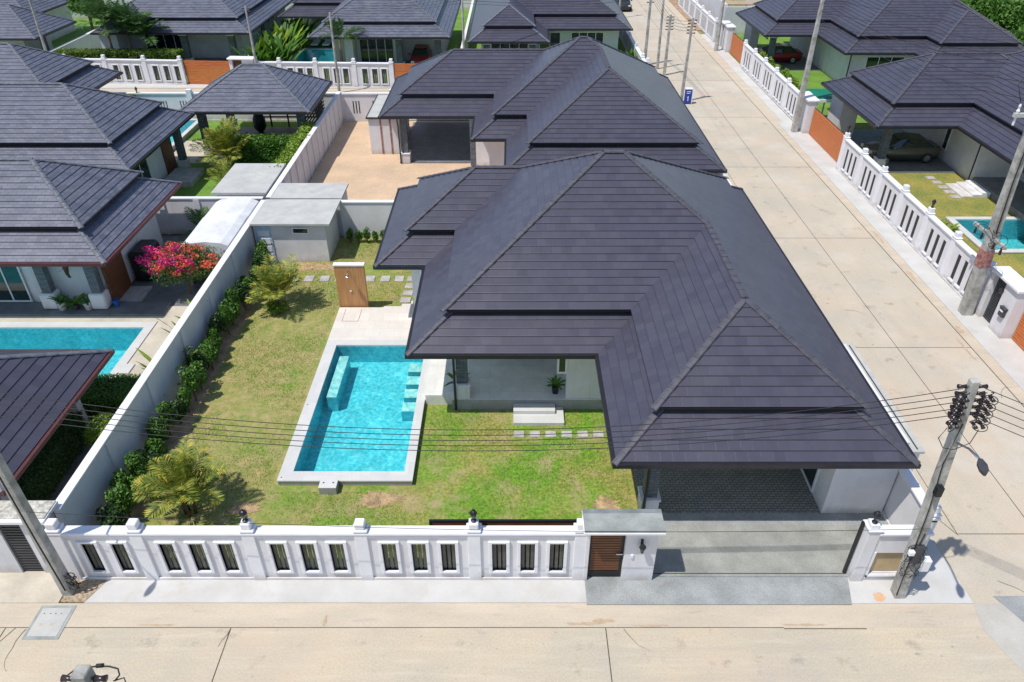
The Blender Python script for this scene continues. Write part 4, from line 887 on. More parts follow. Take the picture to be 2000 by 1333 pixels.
# fence along the side road in front of the last villa
fence('low white slatted fence along the far side road beside the last villa',(10.9,92,0),-math.pi/2,31,[.2,4,8,12,16,20,24,28,30.8],[[(x+.5+k*.5,.22) for k in range(7)] for x in (.2,4,8,12,16,20,24)],style='sill',z0=.3,z1=1.35,h=1.6)
# ------------------------------------------------------------------ cars
def car(label,loc,rot,paint,L=4.4,Wd=1.78,H=1.48,sedan=True):
    t=thing('car',label,'car',loc,rot); hl=L/2
    sec=[(-hl,.32,.62,.55),(-hl+.08,.22,.78,.68),(-hl+.9,.2,.95,.8),(-.55,.2,.98,.87),(.6,.2,1.0,.88),(hl-.65,.2,1.02,.84),(hl-.1,.24,.98,.74),(hl,.34,.8,.62)]
    mb=MB(); w=Wd/2/.88
    for x,a,b,c in sec:
        c*=w; mb.v+=[(x,-c*.9,a),(x,-c,(a+b)/2),(x,-c*.96,b-.06),(x,-c*.78,b),(x,c*.78,b),(x,c*.96,b-.06),(x,c,(a+b)/2),(x,c*.9,a)]
    for k in range(len(sec)-1):
        for j in range(8): mb.f.append((k*8+j,(k+1)*8+j,(k+1)*8+(j+1)%8,k*8+(j+1)%8))
    mb.f.append(tuple(range(7,-1,-1))[::-1]); n=len(sec)-1; mb.f.append(tuple(n*8+j for j in range(7,-1,-1)))
    mb.build('body',paint,t,world=False,smooth=True)
    g=MB(); cs=[(-hl+1.05,.94,.94,.70,.70),(-.35,.96,H-.05,.76,.56),(.3,.96,H,.78,.58),(1.1,.98,H-.06,.76,.56),(hl-.45 if sedan else hl-.12,.99,1.02,.66,.6)]
    for x,a,b,c,d in cs: g.v+=[(x,-c,a),(x,-d,b),(x,d,b),(x,c,a)]
    for k in range(4):
        for j in range(3): g.f.append((k*4+j,(k+1)*4+j,(k+1)*4+j+1,k*4+j+1))
    gl=g.build('windows','glass',t,world=False)
    r=MB(); r.v=[(-.5,-.54,H-.075),(-.5,.54,H-.075),(.3,.585,H+.012),(.3,-.585,H+.012),(1.2,.56,H-.07),(1.2,-.56,H-.07)]; r.f=[(0,3,2,1),(3,5,4,2)]; r.build('roof_panel',paint,t,world=False)
    for sx in (-hl+.85,hl-.85):
        for sy in (-1,1):
            y0=sy*(Wd/2-.2); y1=sy*(Wd/2+.01); ww=MB().tube([(sx,y0,.33),(sx,y1,.33)],.33,18).build('wheel','tyre',t,world=False)
            MB().tube([(sx,y1,.33),(sx,y1+sy*.012,.33)],.2,10).build('rim','chrome',ww,world=False)
    for sy in (-1,1):
        MB().box(-hl-.005,-hl+.14,min(sy*.42,sy*.7),max(sy*.42,sy*.7),.6,.74).build('headlight','frame',t,world=False); MB().box(hl-.12,hl+.005,min(sy*.42,sy*.72),max(sy*.42,sy*.72),.78,.9).build('tail_light','carred',t,world=False)
        MB().box(-.95,-.8,min(sy*.86,sy*1.0),max(sy*.86,sy*1.0),.98,1.1).build('mirror',paint,t,world=False)
    return t
car('dark champagne car parked under the right villa carport behind the slate column',(24.4,45.0,.02),0,'carbody')
car('red car in the shade of the far right carport behind the hedge row',(23.6,69.0,.02),0,'carred')
car('red car inside the dark carport of the far row villa',(-8.0,68,.1),math.pi/2,'carred')
car('dark parked car at the top of the side road beside the white fence',(12.9,93.5,.0),math.pi/2,'carwhite')
# ------------------------------------------------------------------ right side villas
v6=thing('villa','right villa with grey car in its carport beside the orange gate and pool','house',(28,42,0))
villa_roof(v6,[(21.1,34,42.1,51.1),(25.8,38.5,29,51.1)],E=3.05)
MB().box(27,37,41.0,50.2,0,2.92).box(29.5,37,30,41,0,2.92).box(21.6,22.7,48.3,50.3,0,2.92).build('wall','white2',v6)
MB().box(27,29.5,30,41,0,.4).build('terrace_floor','bluetile',v6); MB().box(22,27,42.6,50.5,0,.05).build('carport_floor','bluetile',v6)
column(v6,22.45,43.3,.05,2.9,.2,True); downpipe(v6,26.7,40.9,2.9,-.5,0); window(v6,'x',29.5,34,39,.5,2.6,-1,4,'sliding_door'); window(v6,'x',27,44.5,45.1,.7,2.4,-1,1)
q=MB().box(26.5,26.97,38.9,40.8,0,.3).box(26.0,26.5,38.9,40.8,0,.2).box(25.4,26.0,38.9,40.8,0,.1); single(q,'garden_steps','trim','white three-tread steps beside the right villa terrace','steps')
stones([(25.0,41.8),(25.05,41.1),(25.08,40.4),(25.1,39.7),(25.1,39.0)],'pale square stepping stone in the right villa lawn by the white steps','stones in the right villa lawn',(.5,.4))
pool('turquoise pool in the right villa garden behind the slotted white wall',23.5,34,32.5,35.9,.12,(.35,.3,.35,.3),1.2,.06,skirt='greytile')
v7=thing('villa','far right villa with several dark hips below the green trees','house',(30,68,0))
villa_roof(v7,[(21.2,34,65.4,74.8),(25.7,40,59.3,76),(31.0,39.3,57.0,70)])
MB().box(26.8,39,60.6,75,0,2.92).box(32,38.5,58,60.6,0,2.92).box(22,22.8,72,74,0,2.92).build('wall','white2',v7); MB().box(22,27,66,74,0,.06).build('carport_floor','bluetile',v7); column(v7,22.3,66.4,.05,2.9,.22,True); column(v7,30.6,58.6,0,2.9,.22,True) if False else None
window(v7,'y',60.6,28,31,.1,2.5,-1,3,'sliding_door'); downpipe(v7,26.7,60.5,2.9); MB().box(26,32,56.5,60.6,0,.15).build('terrace_floor','bluetile',v7)
W_='x'
fence('white wall with groups of dark slots along the side road in front of the right pool',(20.0,43.3,0),-math.pi/2,16.5,[.15,2.85,5.5,8.1,10.8,13.4,16.2],[[(x+.75,.26),(x+1.35,.26),(x+1.95,.26)] for x in (.15,2.85,5.5,8.1,10.8,13.4)],style='sill',z0=.35,z1=1.55,h=2.0)
fence('white wall with dark slots along the side road in front of the far right hedge row',(20.2,67.2,0),-math.pi/2,15.4,[.15,3.2,6.2,9.2,12.2,15.2],[[(x+.7,.26),(x+1.4,.26),(x+2.1,.26)] for x in (.15,3.2,6.2,9.2,12.2)],style='sill',z0=.35,z1=1.55,h=2.0)
fence('white picket-like wall at the far end of the side road above the dirt verge',(19.9,95,0),-math.pi/2,18.5,[.1,3,6,9,12,15,18.3],[[(x+.5+k*.42,.2) for k in range(6)] for x in (.1,3,6,9,12,15)],style='sill',z0=.25,z1=1.5,h=1.9)
slatgate('orange slatted gate at the right villa with the parked car',(20.3,49.6,0),-math.pi/2,6.2,1.9)
slatgate('orange slatted gate of the far right villa behind the pole',(20.4,72.2,0),-math.pi/2,4.8,1.9)
slatgate('orange slatted gate cut off at the right edge of the picture',(20.35,24.8,0),-math.pi/2,5,1.9)
pier('white gate pier with dark door beside the orange gate of the right villa',(20.2,51.7,0),-math.pi/2,2.0,2.3)
pier('white gate pier with dark door next to the far right orange gate',(20.3,75.0,0),-math.pi/2,2.6,2.3)
pr=pier('white gate pier with dark louvred door and black mailbox at the right picture edge',(20.15,26.7,0),-math.pi/2,1.9,2.3)
mb_=thing('mailbox','small dark grey mailbox on the white pier at the right edge','mailbox',(19.82,25.2,1.1)); MB().box(19.72,19.85,25.0,25.3,.9,1.25).prism([(19.7,24.97),(19.86,24.97),(19.86,25.33),(19.7,25.33)],1.25,1.3).build('box','char',mb_); MB().box(19.69,19.72,25.05,25.25,1.12,1.17).build('slot','trim',mb_)
for lab,loc in (('black lantern on the white post by the right orange gate',(20.0,43.2,2.33)),('black lantern on the slotted wall at the grass beside the right pool',(20.0,37.8,2.33)),('black lantern on the slotted wall near the big right pole',(20.0,32.5,2.33)),('black lantern on the white pier beside the mailbox',(19.78,25.7,1.5)),('tiny black lantern on the wall end behind the pavilion street',(-26.3,52.45,2.0))):
    c=copy_tree(L1); c.location=loc; c['label']=lab
sg=thing('awning','small flat green awning between the two right orange gates','awning',(21.5,51.9,0)); MB().box(20.6,22.4,50.6,53.2,2.0,2.06).build('cloth','greencloth',sg); MB().box(20.55,20.6,50.6,53.2,1.9,2.08).box(22.4,22.45,50.6,53.2,1.9,2.08).box(20.6,22.4,50.5,50.6,1.9,2.08).build('frame','trim',sg)
for x in (20.65,22.35):
    for y in (50.65,53.1): MB().box(x-.04,x+.04,y-.04,y+.04,0,1.95).build('leg','trim',sg)
# building plot at the top
t=thing('unfinished_house','unfinished grey building shell behind the far picket-like wall','building',(26,88,0)); MB().box(21.5,32,80,80.2,0,2.6).box(21.5,21.7,80.2,96,0,2.8).box(28,36,90,96,0,4).build('wall','white2',t); MB().box(23,27,80.5,88,0,.3).build('floor_slab','slab',t); MB().box(22,27,82,84,2.4,2.5).build('roof_sheet','tan',t)
for k in range(9):
    x=21.8+random.random()*4; y=77+random.random()*6; o=MB().box(-.5,.5,-.08,.08,0,.12).build('plank','wood2' if k%2 else 'tan'); o.location=(x,y,.05+.03*k); o.rotation_euler=(0,0,random.random()*3); meta(o,'loose plank lying on the dirt of the building plot','plank','planks on the building plot')
# ------------------------------------------------------------------ poles and cables
def pole(label,x,y,h,top=(0,0),r0=.16,r1=.085,ins=0,ring=False,arm=None,name='utility_pole',sq=True,insl=(-1,1),step=.2,axis='x'):
    t=thing(name,label,'utility pole',(x,y,0)); tx,ty=x+top[0],y+top[1]
    m=MB(); m.tube([(x,y,-.1),(tx,ty,h)],[r0*1.25,r1*1.25] if sq else [r0,r1],4 if sq else 12); m.build('pole_shaft','pole',t,bevel=.015 if sq else 0)
    for k in range(ins):
        z=h-.18-step*k; fx_=x+top[0]*z/h; fy=y+top[1]*z/h
        for sg_ in insl:
            q=MB(); e=.14
            a=(fx_+sg_*e,fy,z) if axis=='x' else (fx_,fy+sg_*e,z); b=(fx_+sg_*(e+.17),fy,z) if axis=='x' else (fx_,fy+sg_*(e+.17),z)
            q.tube([(fx_,fy,z),a],.018,5); q.tube([a,((a[0]+b[0])/2,(a[1]+b[1])/2,z),b],[.05,.035,.055],8); q.build('insulator','ceramic',t,smooth=True)
    if ring:
        q=MB()
        for k in range(ins):
            z=h-.28-step*k; cx_=x+top[0]*z/h
            for sg_ in (-1,1):
                q.tube([(cx_+sg_*(.26+.12*math.sin(a)),y-.12*1.2-.1*math.cos(a*1.0),z+.13*math.cos(a)) for a in np.linspace(0,math.pi*1.8,11)],.011,5)
        q.build('jumper_loops','cable',t,smooth=True)
    if arm:
        (ax,ay,az),(hx,hy,hz_)=arm; a_=MB().tube([(ax,ay,az),((ax+hx)/2,(ay+hy)/2,(az+hz_)/2+.06),(hx,hy,hz_)],.028,8).build('lamp_arm','chrome',t,smooth=True)
        d=Vector((hx-ax,hy-ay,0)).normalized(); n_=Vector((-d.y,d.x,0)); c0=Vector((hx,hy,hz_)); q=MB(); ring1=[(0,.04),(.15,.10),(.34,.09),(.45,.03)]
        for l,w_ in ring1:
            for sg_,zz in ((-1,0),(1,0)): p_=c0+d*l+n_*w_*sg_; q.v.append((p_.x,p_.y,p_.z+.03))
            for sg_ in (1,-1): p_=c0+d*l+n_*w_*.8*sg_; q.v.append((p_.x,p_.y,p_.z-.05))
        for k in range(3):
            for j in range(4): q.f.append((4*k+j,4*k+(j+1)%4,4*k+4+(j+1)%4,4*k+4+j))
        q.f+= [(0,3,2,1),(12,13,14,15)]; q.build('lamp_head','char',a_)
    return t
P1=pole('tall leaning concrete power pole with crowded black insulators at the near right corner',10.45,12.55,7.34,(-.52,0),.17,.10,5,True,((10.07,12.42,5.64),(9.75,11.25,6.25)),step=.19)
for k in range(5):
    z=7.05-.19*k; cx_=10.45-.52*z/7.34
    for sg_,ex in ((-1,.36),(1,.36),(-1,.2),(1,.2)):
        MB().tube([(cx_+sg_*ex,12.42,z-.05),(cx_+sg_*ex,12.34,z-.05),(cx_+sg_*ex,12.26,z-.07)],[.045,.03,.05],8).build('insulator','ceramic',P1,smooth=True)
q=MB()
for k in range(5):
    z=6.98-.19*k; cx_=10.45-.52*z/7.34
    for sg_ in (-1,1): q.tube([(cx_+sg_*(.30+.13*math.sin(a)),12.30-.07*math.sin(a),z+.12*math.cos(a)) for a in np.linspace(0,6.1,15)],.010,5)
q.tube([(9.6,12.3,6.2),(9.5,12.3,5.9),(9.7,12.3,5.6),(10.0,12.35,5.5),(10.3,12.35,5.7),(10.35,12.35,6.1)],.01,5); q.build('jumper_loops','cable',P1,smooth=True)
MB().box(10.2,10.42,12.3,12.42,1.6,2.2).build('meter_box','char',P1); MB().box(10.55,10.8,12.35,12.55,1.2,1.62).box(10.05,10.2,12.28,12.4,1.9,2.05).build('junction_box','trim',P1,bevel=.02); MB().box(10.0,10.16,12.25,12.42,4.05,4.35).build('small_box','black',P1,bevel=.02)
q=MB(); 
for k in range(7): 
    r_=random.random; q.tube([(10.25+.25*math.sin(a*1.3+k)*(.6+.3*r_()),12.33-.1*math.cos(a+k),1.0+.9*r_()*.3+.5*math.sin(a*.7+k)+.5) for a in np.linspace(0,5,14)],.008,5)
q.tube([(10.2,12.38,1.8),(10.1,12.38,3.5),(9.95,12.4,5),(10.0,12.42,6.2)],.014,6); q.tube([(10.3,12.4,.2),(10.2,12.36,1.4),(10.3,12.4,2.6)],.018,6); q.build('cable_bundle','cable',P1,smooth=True)
struct(MB().prism([(9.9+.17*math.cos(a)*f_,12.45+.15*math.sin(a)*f_) for a,f_ in [(q*.21,random.uniform(.8,1.15)) for q in range(30)]],.02,.036),'ground_mark','rust')
P2=pole('tall concrete power pole at the near left beside the neighbour gate',-12.0,12.62,7.4,(-.1,0),.16,.10,5,False,((-12.07,12.5,5.64),(-12.3,11.3,6.25)),step=.19) 
q=MB()
for k in range(6): q.tube([(-11.8+.2*math.sin(a*1.3+k),12.6-.1*math.cos(a+k),.55+.25*math.sin(a*.9+k*2)) for a in np.linspace(0,5,14)],.014,5)
q.tube([(-11.95,12.45,.3),(-11.98,12.42,2.5),(-12.05,12.45,5)],.02,6); q.build('cable_bundle','cable',P2,smooth=True)
pole('slim pole standing on the side road edge with blue sign at its foot',12.95,56.95,6.05,(.1,0),.13,.08,5,step=.22,arm=((13.0,56.9,2.6),(13.9,56.6,2.65)) if False else None)
pole('dark-sided power pole with five insulator rows, second of the far side-road group',12.96,64.6,4.8,(.0,0),.14,.09,5,step=.24)
pole('round lamp pole between two power poles at the far side road',12.7,66.6,6.3,(-.1,0),.12,.08,2,sq=False)
pole('power pole with black insulators farthest left in the side-road group',11.75,67.8,6.6,(0,0),.15,.09,6,step=.25)
pole('tall pole rising in front of the far right villas beside the orange gate',19.45,50.1,8.9,(0,0),.2,.11,0,arm=((19.5,50.0,5.6),(17.9,51,6.0)) if False else None)
pole('pale pole at the far right gate pier by the dirt verge',19.3,73.05,6.3,(0,0),.2,.1,2,sq=False)
pole('thin pole in front of the far street wall, beside the dividing palms',-13.7,59.4,5.95,(.05,0),.12,.07,0,sq=False)
pole('thin pole between broad-leaved plants and the far villa on the left',-20.4,60.95,6.1,(0,0),.12,.07,2,sq=False)
pole('thin pole in front of the top left corner house',-36.9,60.95,7.4,(.2,0),.13,.08,0,sq=False)
pole('thin pole beside the dividing wall between far row villas',-3.8,61.0,7.4,(0,0),.12,.07,2,sq=False)
pole('distant thin pole at the far end of the side road',11.9,88,7,(0,0),.12,.07,4,sq=False)
P8=pole('massive concrete power pole with red painted band beside the right garden wall',19.45,26.75,10.5,(-.5,0),.25,.13,0)
MB().tube([(19.33,26.75,2.35),(19.29,26.75,3.1)],[.30,.29],4).build('red_band','pinkcol',P8)
MB().box(19.1,19.22,25.6,27.9,3.65,3.77).build('crossarm','pole',P8); MB().box(18.2,20.0,26.6,26.74,8.5,8.64).build('crossarm','slab',P8)
for y in (25.8,26.3,27.2,27.7): MB().tube([(19.16,y,3.5),(19.16,y,3.65)],[.03,.06],8).tube([(19.16,y,3.35),(19.16,y,3.5)],.055,8).build('insulator','ceramic',P8)
for x in (18.3,18.8): MB().lathe(x,26.67,[(.05,8.64),(.07,8.72),(.03,8.8),(.05,8.9),(.02,8.98)],8).build('insulator','frame',P8); MB().tube([(x,26.67,8.5),(x,26.67,8.2)],.04,8).build('insulator','frame',P8)
q=MB()
for k in range(6): q.tube([(19.1+.15*math.sin(a+k),26.0+k*.25+.35*math.cos(a*1.1),3.75+.3*math.sin(a)) for a in np.linspace(0,5,16)],.012,5)
q.tube([(18.3,26.67,8.98),(18.1,26.9,9.6),(18.5,27.0,10.2),(18.9,26.8,10.3)],.014,6); q.tube([(18.8,26.67,8.98),(19.0,26.9,9.3),(19.0,26.9,9.8)],.014,6); q.tube([(19.2,26.5,3.9),(19.05,26.5,6),(18.95,26.5,9)],.025,6); q.build('jumper_loops','cable',P8,smooth=True)
P9=pole('top of another power pole with looping cables at the bottom edge of the picture',-6.02,5.85,7.38,(0,0),.15,.12,1,axis='x')
q=MB(); q.tube([(-6.35,5.88,7.05),(-6.37,5.98,7.06),(-6.3,6.06,7.07),(-6.15,6.09,7.08),(-6.0,6.1,7.09),(-5.82,6.1,7.09),(-5.68,6.07,7.08),(-5.62,5.98,7.07),(-5.66,5.9,7.05)],.012,6); q.tube([(-5.68,5.9,7.05),(-5.55,5.95,7.05),(-5.48,5.86,7.0)],.01,6); q.tube([(-6.0,6.1,7.1),(-5.9,6.11,7.1)],.03,6); q.build('jumper_loops','cable',P9,smooth=True)
for y_ in (-.0,): MB().box(-6.45,-5.55,5.8,5.86,6.92,6.99).build('bracket','chrome',P9)
def wire(label,a,b,sag,r=.009,group=None):
    a=Vector(a); b=Vector(b); pts=[]
    for t in np.linspace(0,1,25): p=a.lerp(b,t); p.z-=4*sag*t*(1-t); pts.append(p)
    o=MB().tube(pts,r,5).build('power_cable','cable',smooth=True); return meta(o,label,'cable',group)
for k in range(5):
    z=7.14-.19*k
    wire('black cable strung across the pool garden between the two near power poles',(9.72,12.5,z),(-12.2,12.65,z-.0),1.25-.03*k,group='cables between the near poles')
    wire('black cable running from the crowded near pole to the lower right across the road',(10.2,12.5,z),(22,4,z-.1),.35,group='cables from the near pole to the right')
wire('thin grey cable hanging low along the front wall',(10.35,12.4,2.8),(-11.9,12.5,3.3),.35,.007)
wire('thin cable above the carport roof from the near pole',(9.95,12.5,5.2),(-12.1,12.6,5.4),.5,.006) if False else None
wire('black cable leaving the bottom pole towards the left',(-6.35,5.85,7.05),(-24,5.5,7.0),.5,.013); wire('black cable leaving the bottom pole towards the right',(-5.68,5.85,7.05),(12,5.2,6.4),.9,.013)
for k in range(3):
    wire('dark cable crossing above the right villas',(19.0+.1*k,26.8,10.2-.6*k),(19.5,50.1,8.3-.5*k),.7,.012,group='cables over the right villas')
    wire('dark cable slanting over the right roofs towards the upper left',(34,30,9.5-.3*k),(19.5,50.2,8.5-.8*k),.5,.012,group='cables slanting over the right roofs')
for k in range(4):
    wire('cable between the far side-road poles',(12.9,56.95,5.8-.22*k),(12.96,64.6,4.6-.24*k),.1,.012,group='cables between far side-road poles')
    wire('cable crossing the far side road between poles',(12.96,64.6,4.6-.24*k),(11.8,67.8,6.2-.25*k),.05,.012,group='cables at the far pole group')
    wire('cable strung left from the far pole group over the roofs',(11.7,67.8,6.3-.25*k),(-3.8,61,6.9-.2*k),.4,.012,group='cables over the far street')
    wire('cable along the far street between thin poles',(-3.8,61,6.9-.2*k),(-20.4,60.95,5.8-.1*k),.4,.01,group='cables along the far street')
sb=thing('utility_box','small blue box sign with white marks at the foot of the side-road pole','sign',(13.35,56.6,0)); MB().box(13.1,13.6,56.4,56.7,.05,1.1).build('box','blue',sb); MB().box(13.08,13.62,56.38,56.72,1.1,1.16).box(13.6,13.66,56.38,56.7,.03,1.1).build('box_top','trim',sb)
MB().box(13.18,13.5,56.385,56.4,.92,.97).box(13.18,13.45,56.385,56.4,.8,.84).box(13.3,13.36,56.385,56.4,.25,.6).box(13.25,13.3,56.385,56.4,.5,.55).build('white_marks','trim',sb)
# manhole / drain slab near left
mh=thing('drain_cover','grey concrete drain cover with four holes set in the near road edge','drain cover',(-12.1,11.75,0))
MB().box(-12.55,-11.62,11.2,12.2,-.02,.016).build('cover_frame','slab2',mh); MB().box(-12.47,-11.7,11.28,12.12,.0,.022).build('cover_plate','slab',mh)
q=MB()
for x in (-12.35,-12.18,-12.05,-11.9): q.lathe(x,11.95,[(.018,.02),(.018,.0235)],8)
q.build('cover_holes','joint',mh)
q=MB(); q.tube([(-12.3,11.6,.02),(-12.26,11.64,.024),(-12.2,11.6,.02),(-12.26,11.56,.02)],.008,5).tube([(-12.02,11.6,.02),(-11.98,11.64,.024),(-11.92,11.6,.02)],.008,5); q.build('lifting_rings','rust',mh)
# ------------------------------------------------------------------ vegetation
def foliage(t,P,N,size,m,asp=.5,jit=.8,name='foliage'):
    V,F=leaves(P,N,size,asp,jit); return npmesh(name,V,F,m,t,tuple(_org(t)))
def shrub(label,x,y,r,h,m='lf_mid',n=900,size=.11,group=None,name='shrub',z=0,cat='shrub',lump=.4,k=12,stem=True):
    t=thing(name,label,cat,(x,y,z),0,group)
    P,N=blob_pts(n,(x,y,z+h*.5),(r,r,h*.5),k,lump); P[:,2]=np.maximum(P[:,2],z+.03); foliage(t,P,N,size,m)
    if stem: MB().tube([(x,y,z-.02),(x+.03,y,z+h*.45)],[.03,.012],6).tube([(x,y,z),(x-.12,y+.1,z+h*.5)],[.02,.008],6).build('stems','bark',t)
    return t
random.seed(5)
base=[]
for k in range(27):
    y=14.6+k*.62; x=-11.6+random.uniform(-.12,.16); h=random.uniform(1.1,1.75)
    if k in (0,6,13): h*=.8
    t=shrub('dark green shrub in the long row at the foot of the white left garden wall',x,y,random.uniform(.36,.5),h,'lf_dark' if k%4==0 else 'lf_mid',1200,.12,'shrubs along the left garden wall')
for k in range(6): shrub('small bushy shrub in the short row before the white back wall',-8.1+k*.42,33.35,.24,random.uniform(.7,1.0),'lf_mid',420,.11,'shrubs before the back wall')
def areca(label,x,y,h,n=18,m='lf_palm',z=0,Lf=1.35,group=None,trunk=.0,name='areca_palm',leafw=.042,nl=30,arch=.20):
    t=thing(name,label,'palm',(x,y,z),0,group); mb=MB()
    ns=5 if trunk==0 else 1
    for k in range(ns):
        a=k*2.4; r=.14 if ns>1 else 0; mb.tube([(x+r*math.cos(a),y+r*math.sin(a),z-.03),(x+r*1.8*math.cos(a),y+r*1.8*math.sin(a),z+(h*.38 if ns>1 else trunk))],[.05 if ns>1 else .13,.03 if ns>1 else .09],8)
    mb.build('trunk','bark',t,smooth=True)
    for k in range(n):
        a=k*2.399+random.uniform(-.2,.2); el=random.uniform(.35,1.5); L_=Lf*random.uniform(.75,1.15)
        p=Vector((x+.12*math.cos(a),y+.12*math.sin(a),z+(h*random.uniform(.2,.42) if ns>1 else trunk))); d=Vector((math.cos(a)*math.cos(el),math.sin(a)*math.cos(el),math.sin(el)))
        V=[];F=[]; st=L_/nl; sidev=Vector((-math.sin(a),math.cos(a),0)); pts=[p.copy()]
        for q in range(nl):
            u=q/nl; p=p+d*st; d=(d+Vector((0,0,-arch*(.35+u)*4/nl))).normalized(); pts.append(p.copy())
            if u<.12: continue
            ll=Lf*.36*math.sin(math.pi*(.15+.83*u))**.7; up=sidev.cross(d).normalized()
            if up.z<0: up=-up
            for sg_ in (-1,1):
                ld=(sidev*sg_*.8+d*.55+up*random.uniform(.0,.4)+Vector((0,0,-.15*u))).normalized(); wv=d*leafw
                e=p+ld*ll*random.uniform(.85,1.1); e.z-=.12*ll; i0=len(V); mid=p+ld*ll*.5
                V+=[tuple(p-wv*.4),tuple(mid-wv*.6+Vector((0,0,.01))),tuple(e),tuple(mid+wv*.6)]; F.append((i0,i0+1,i0+2,i0+3))
        i0=len(V)
        for w_,pp in enumerate(pts): V+=[tuple(pp-sidev*.012*(1-w_/(nl+2))),tuple(pp+sidev*.012*(1-w_/(nl+2)))]
        for w_ in range(nl): F.append((i0+2*w_,i0+2*w_+1,i0+2*w_+3,i0+2*w_+2))
        npmesh('frond',V,F,m,t,(x,y,z))
    return t
areca('yellow-green feathery palm in the lawn near the front wall',-9.72,15.45,2.9,36,Lf=1.3)
areca('yellow-green feathery palm in the lawn towards the white shed',-9.95,27.1,2.4,34,Lf=1.4)
shrub('low bright green tuft round the foot of the farther lawn palm',-10.2,26.9,.75,.45,'lf_bright',900,.12)
areca('yellowish palm in the gazebo garden before the hedge',-17.3,43.3,2.6,40,Lf=1.9,leafw=.06)
areca('young palm on the turf left of the grey pump house',-16.0,38.9,2.2,8,Lf=1.5,leafw=.05)
areca('small palm beside the white wall behind the left villa',-15.2,33.2,2.2,12,'lf_palmd',Lf=1.3)
# hedge of the gazebo
t=thing('hedge','leafy green hedge in front of the gazebo','hedge',(-14.9,44.5,0)); P,N=box_pts(9000,-16.9,-12.9,44.0,45.0,0,1.5,.12); foliage(t,P,N,.17,'lf_mid')
t=thing('hedge','bright hedge growing along the panelled wall of the gazebo garden','hedge',(-12.6,41,0)); P,N=box_pts(7000,-12.95,-12.3,37.9,45.5,0,2.1,.15); foliage(t,P,N,.17,'lf_bright')
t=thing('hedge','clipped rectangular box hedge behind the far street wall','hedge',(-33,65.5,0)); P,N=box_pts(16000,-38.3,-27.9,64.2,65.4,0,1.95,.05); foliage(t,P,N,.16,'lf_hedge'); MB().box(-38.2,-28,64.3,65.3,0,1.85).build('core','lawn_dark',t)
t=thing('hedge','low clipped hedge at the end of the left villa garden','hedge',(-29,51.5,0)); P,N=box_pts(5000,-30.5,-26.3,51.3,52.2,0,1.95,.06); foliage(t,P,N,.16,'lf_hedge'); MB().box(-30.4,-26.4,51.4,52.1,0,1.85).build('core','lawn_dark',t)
# near left bushes
shrub('rounded bright green bush beside the near pavilion',-13.15,17.9,.68,1.95,'lf_bright',9500,.075,lump=.6,k=14)
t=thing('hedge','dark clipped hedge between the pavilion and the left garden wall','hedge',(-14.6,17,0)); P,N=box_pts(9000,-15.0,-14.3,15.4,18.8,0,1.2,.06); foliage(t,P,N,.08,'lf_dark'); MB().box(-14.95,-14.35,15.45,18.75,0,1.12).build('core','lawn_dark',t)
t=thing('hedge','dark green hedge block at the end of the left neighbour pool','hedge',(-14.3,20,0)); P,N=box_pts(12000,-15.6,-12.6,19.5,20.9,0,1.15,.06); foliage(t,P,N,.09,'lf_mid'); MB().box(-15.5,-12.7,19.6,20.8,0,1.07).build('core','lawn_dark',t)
# bougainvillea
t=thing('bougainvillea','bougainvillea with magenta and orange flowers leaning over the left garden wall','flowering shrub',(-14.4,28.4,0))
MB().tube([(-14.4,28.4,0),(-14.3,28.4,1.0),(-14.0,28.3,1.7)],[.06,.04,.02],7).tube([(-14.35,28.4,.6),(-14.9,28.6,1.6)],[.04,.015],6).build('stems','bark',t)
P,N=blob_pts(9500,(-14.4,28.3,1.4),(2.1,1.5,1.2),38,.34); foliage(t,P,N,.11,'lf_boug')
for nm,mm,cx in (('magenta_flowers','fl_pink',-14.65),('orange_flowers','fl_orange',-14.1)):
    P,N=blob_pts(1900,(cx,28.2,1.7),(1.8,1.4,1.05),52,.14); foliage(t,P,N,.085,mm,.8,name=nm)
def bladeplant(label,x,y,n,L_,w_,m='lf_bright',spread=.5,name='broadleaf_plant',group=None,cat='plant',el0=.8):
    t=thing(name,label,cat,(x,y,0),0,group); V=[];F=[]
    for k in range(n):
        a=random.random()*6.28; e=random.uniform(el0,1.5); r=spread*math.sqrt(random.random()); p=Vector((x+r*math.cos(a*3),y+r*math.sin(a*3),0)); d=Vector((math.cos(a)*math.cos(e),math.sin(a)*math.cos(e),math.sin(e))); s_=Vector((-math.sin(a+.4),math.cos(a+.4),0)); Lk=L_*random.uniform(.55,1.1); i0=len(V)
        for q in range(7):
            u=q/6; ww=w_*(.08+math.sin(math.pi*min(1,max(0,(u-.3)/.7)))*.5 if u>.3 else .04); V+=[tuple(p-s_*ww),tuple(p+s_*ww)]; p=p+d*Lk/6; d=(d+Vector((math.cos(a)*.06,math.sin(a)*.06,-.10))).normalized()
        for q in range(6): F.append((i0+2*q,i0+2*q+1,i0+2*q+3,i0+2*q+2))
    npmesh('foliage',V,F,m,t,(x,y,0)); return t
for k in range(5): bladeplant('yellow-green strap-leaved plant leaning on the left garden wall',-12.85+.1*(k%2),26.2-k*1.0 if k<3 else 24-k*.75,12,1.5 if k<2 else 1.9,.16,'lf_bright',.15,group='strap-leaved plants at the left garden wall')
for k,(x,y) in enumerate([(-20.9,63.5),(-20.9,65.6),(-20.6,67.6),(-20.8,69.8),(-20.8,72),(-20.4,74.2),(-19.9,64.6)]): bladeplant('tall broad-leaved tropical plant in the clump between the far villas',x,y,60,3.2,.42,'lf_bright' if k%2 else 'lf_mid',.8,group='tropical plants between the far villas',el0=1.05)
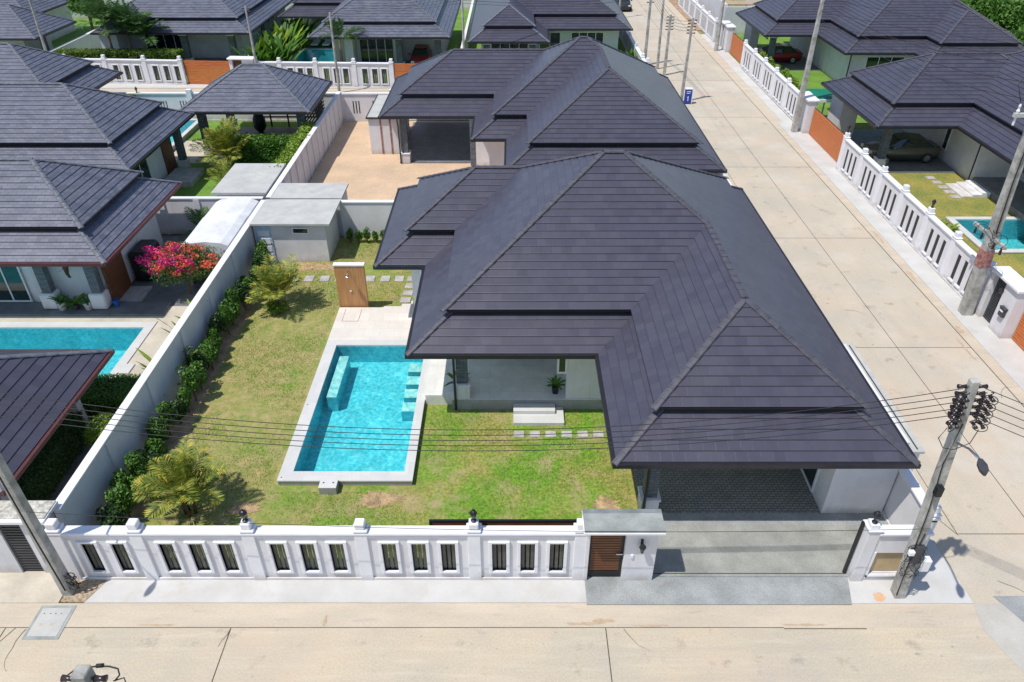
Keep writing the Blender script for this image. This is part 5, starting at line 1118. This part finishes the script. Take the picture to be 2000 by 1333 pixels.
bladeplant('broad-leaved low plants in the bed at the right pool edge',22.3,34.5,30,.7,.14,'lf_bright',.5); bladeplant('small dark bush beside the far side-road fence',10.3,66.5,50,1.8,.3,'lf_mid',.5)
for k,(x,y) in enumerate([(-34.0,65.7),(-32.4,65.8),(-31.2,65.75)]): areca(['large dark palm with drooping crown left in the far garden group','dark palm crown nearest the far clipped hedge','dark palm close to the far left villa eave'][k],x,y,4.4,24,'lf_palmd',Lf=2.5,trunk=3.9-.6*k,name='palm_tree',leafw=.10,nl=22,arch=.3)
areca('small dark palm beside the thin pole before the far pool',-14.3,64.4,3,14,'lf_palmd',Lf=2.0,trunk=2.9,name='palm_tree',leafw=.08,nl=20,arch=.28)
shrub('small leafy palm-like bush beside the right villa corner',23.6,54.5,.8,2.2,'lf_mid',1500,.2)
for k in range(13): shrub('bright green shrub in the row behind the far right slotted wall',21.15+random.uniform(-.2,.2),53.6+k*1.05,.75,random.uniform(1.7,2.2),'lf_bright',900,.18,'shrubs behind the far right wall')
def tree(label,x,y,h,r,m='lf_mid',n=5000,size=.3,group=None,k=22):
    t=thing('tree',label,'tree',(x,y,0),0,group); mb=MB().tube([(x,y,-.1),(x+.1,y,h*.35),(x,y+.1,h*.65)],[.2,.14,.07],8)
    for q in range(6): a=q*1.05; mb.tube([(x+.05,y,h*(.3+.04*q)),(x+r*.55*math.cos(a),y+r*.55*math.sin(a),h*.72)],[.07,.02],6)
    mb.build('trunk','bark',t,smooth=True); P,N=blob_pts(n,(x,y,h*.66),(r,r,h*.36),k,.36); foliage(t,P,N,size,m,name='crown'); return t
tree('round leafy tree behind the palms at the top left',-41.5,77.5,5.2,2.2,'lf_mid',5000,.28)
shrub('shaded bush at the corner house garden, top left',-40.8,64.6,1.2,2,'lf_mid',1500,.2); shrub('second shaded bush under the corner house eave',-38.6+.0,68.5,.8,1.3,'lf_mid',900,.2) if False else None
shrub('green shrub in the gap between far villas beside the tall pole',-4.9,66.5,.6,2.2,'lf_bright',1200,.2)
# wooded slope at the top right, one mass
random.seed(21); V_=[];F_=[];o=0
for k in range(180):
    x=random.uniform(41.5,72); y=random.uniform(56,108)
    h=random.uniform(2.2,5.5); P,N=blob_pts(1300,(x,y,h*.5),(random.uniform(1.6,3.2),random.uniform(1.6,3.2),h*.55),10,.42); V,F=leaves(P,N,.38); V_.append(V); F_.append(F+o); o+=len(V)
npmesh('woodland',np.concatenate(V_),np.concatenate(F_),'lf_mid')['kind']='stuff'
V_=[];F_=[];o=0
for k in range(60):
    x=random.uniform(-70,30); y=random.uniform(100,125); h=random.uniform(2,5); P,N=blob_pts(600,(x,y,h*.5),(2.4,2.4,h*.55),8,.45); V,F=leaves(P,N,.5); V_.append(V); F_.append(F+o); o+=len(V)
npmesh('far_scrub',np.concatenate(V_),np.concatenate(F_),'lf_mid')['kind']='stuff'
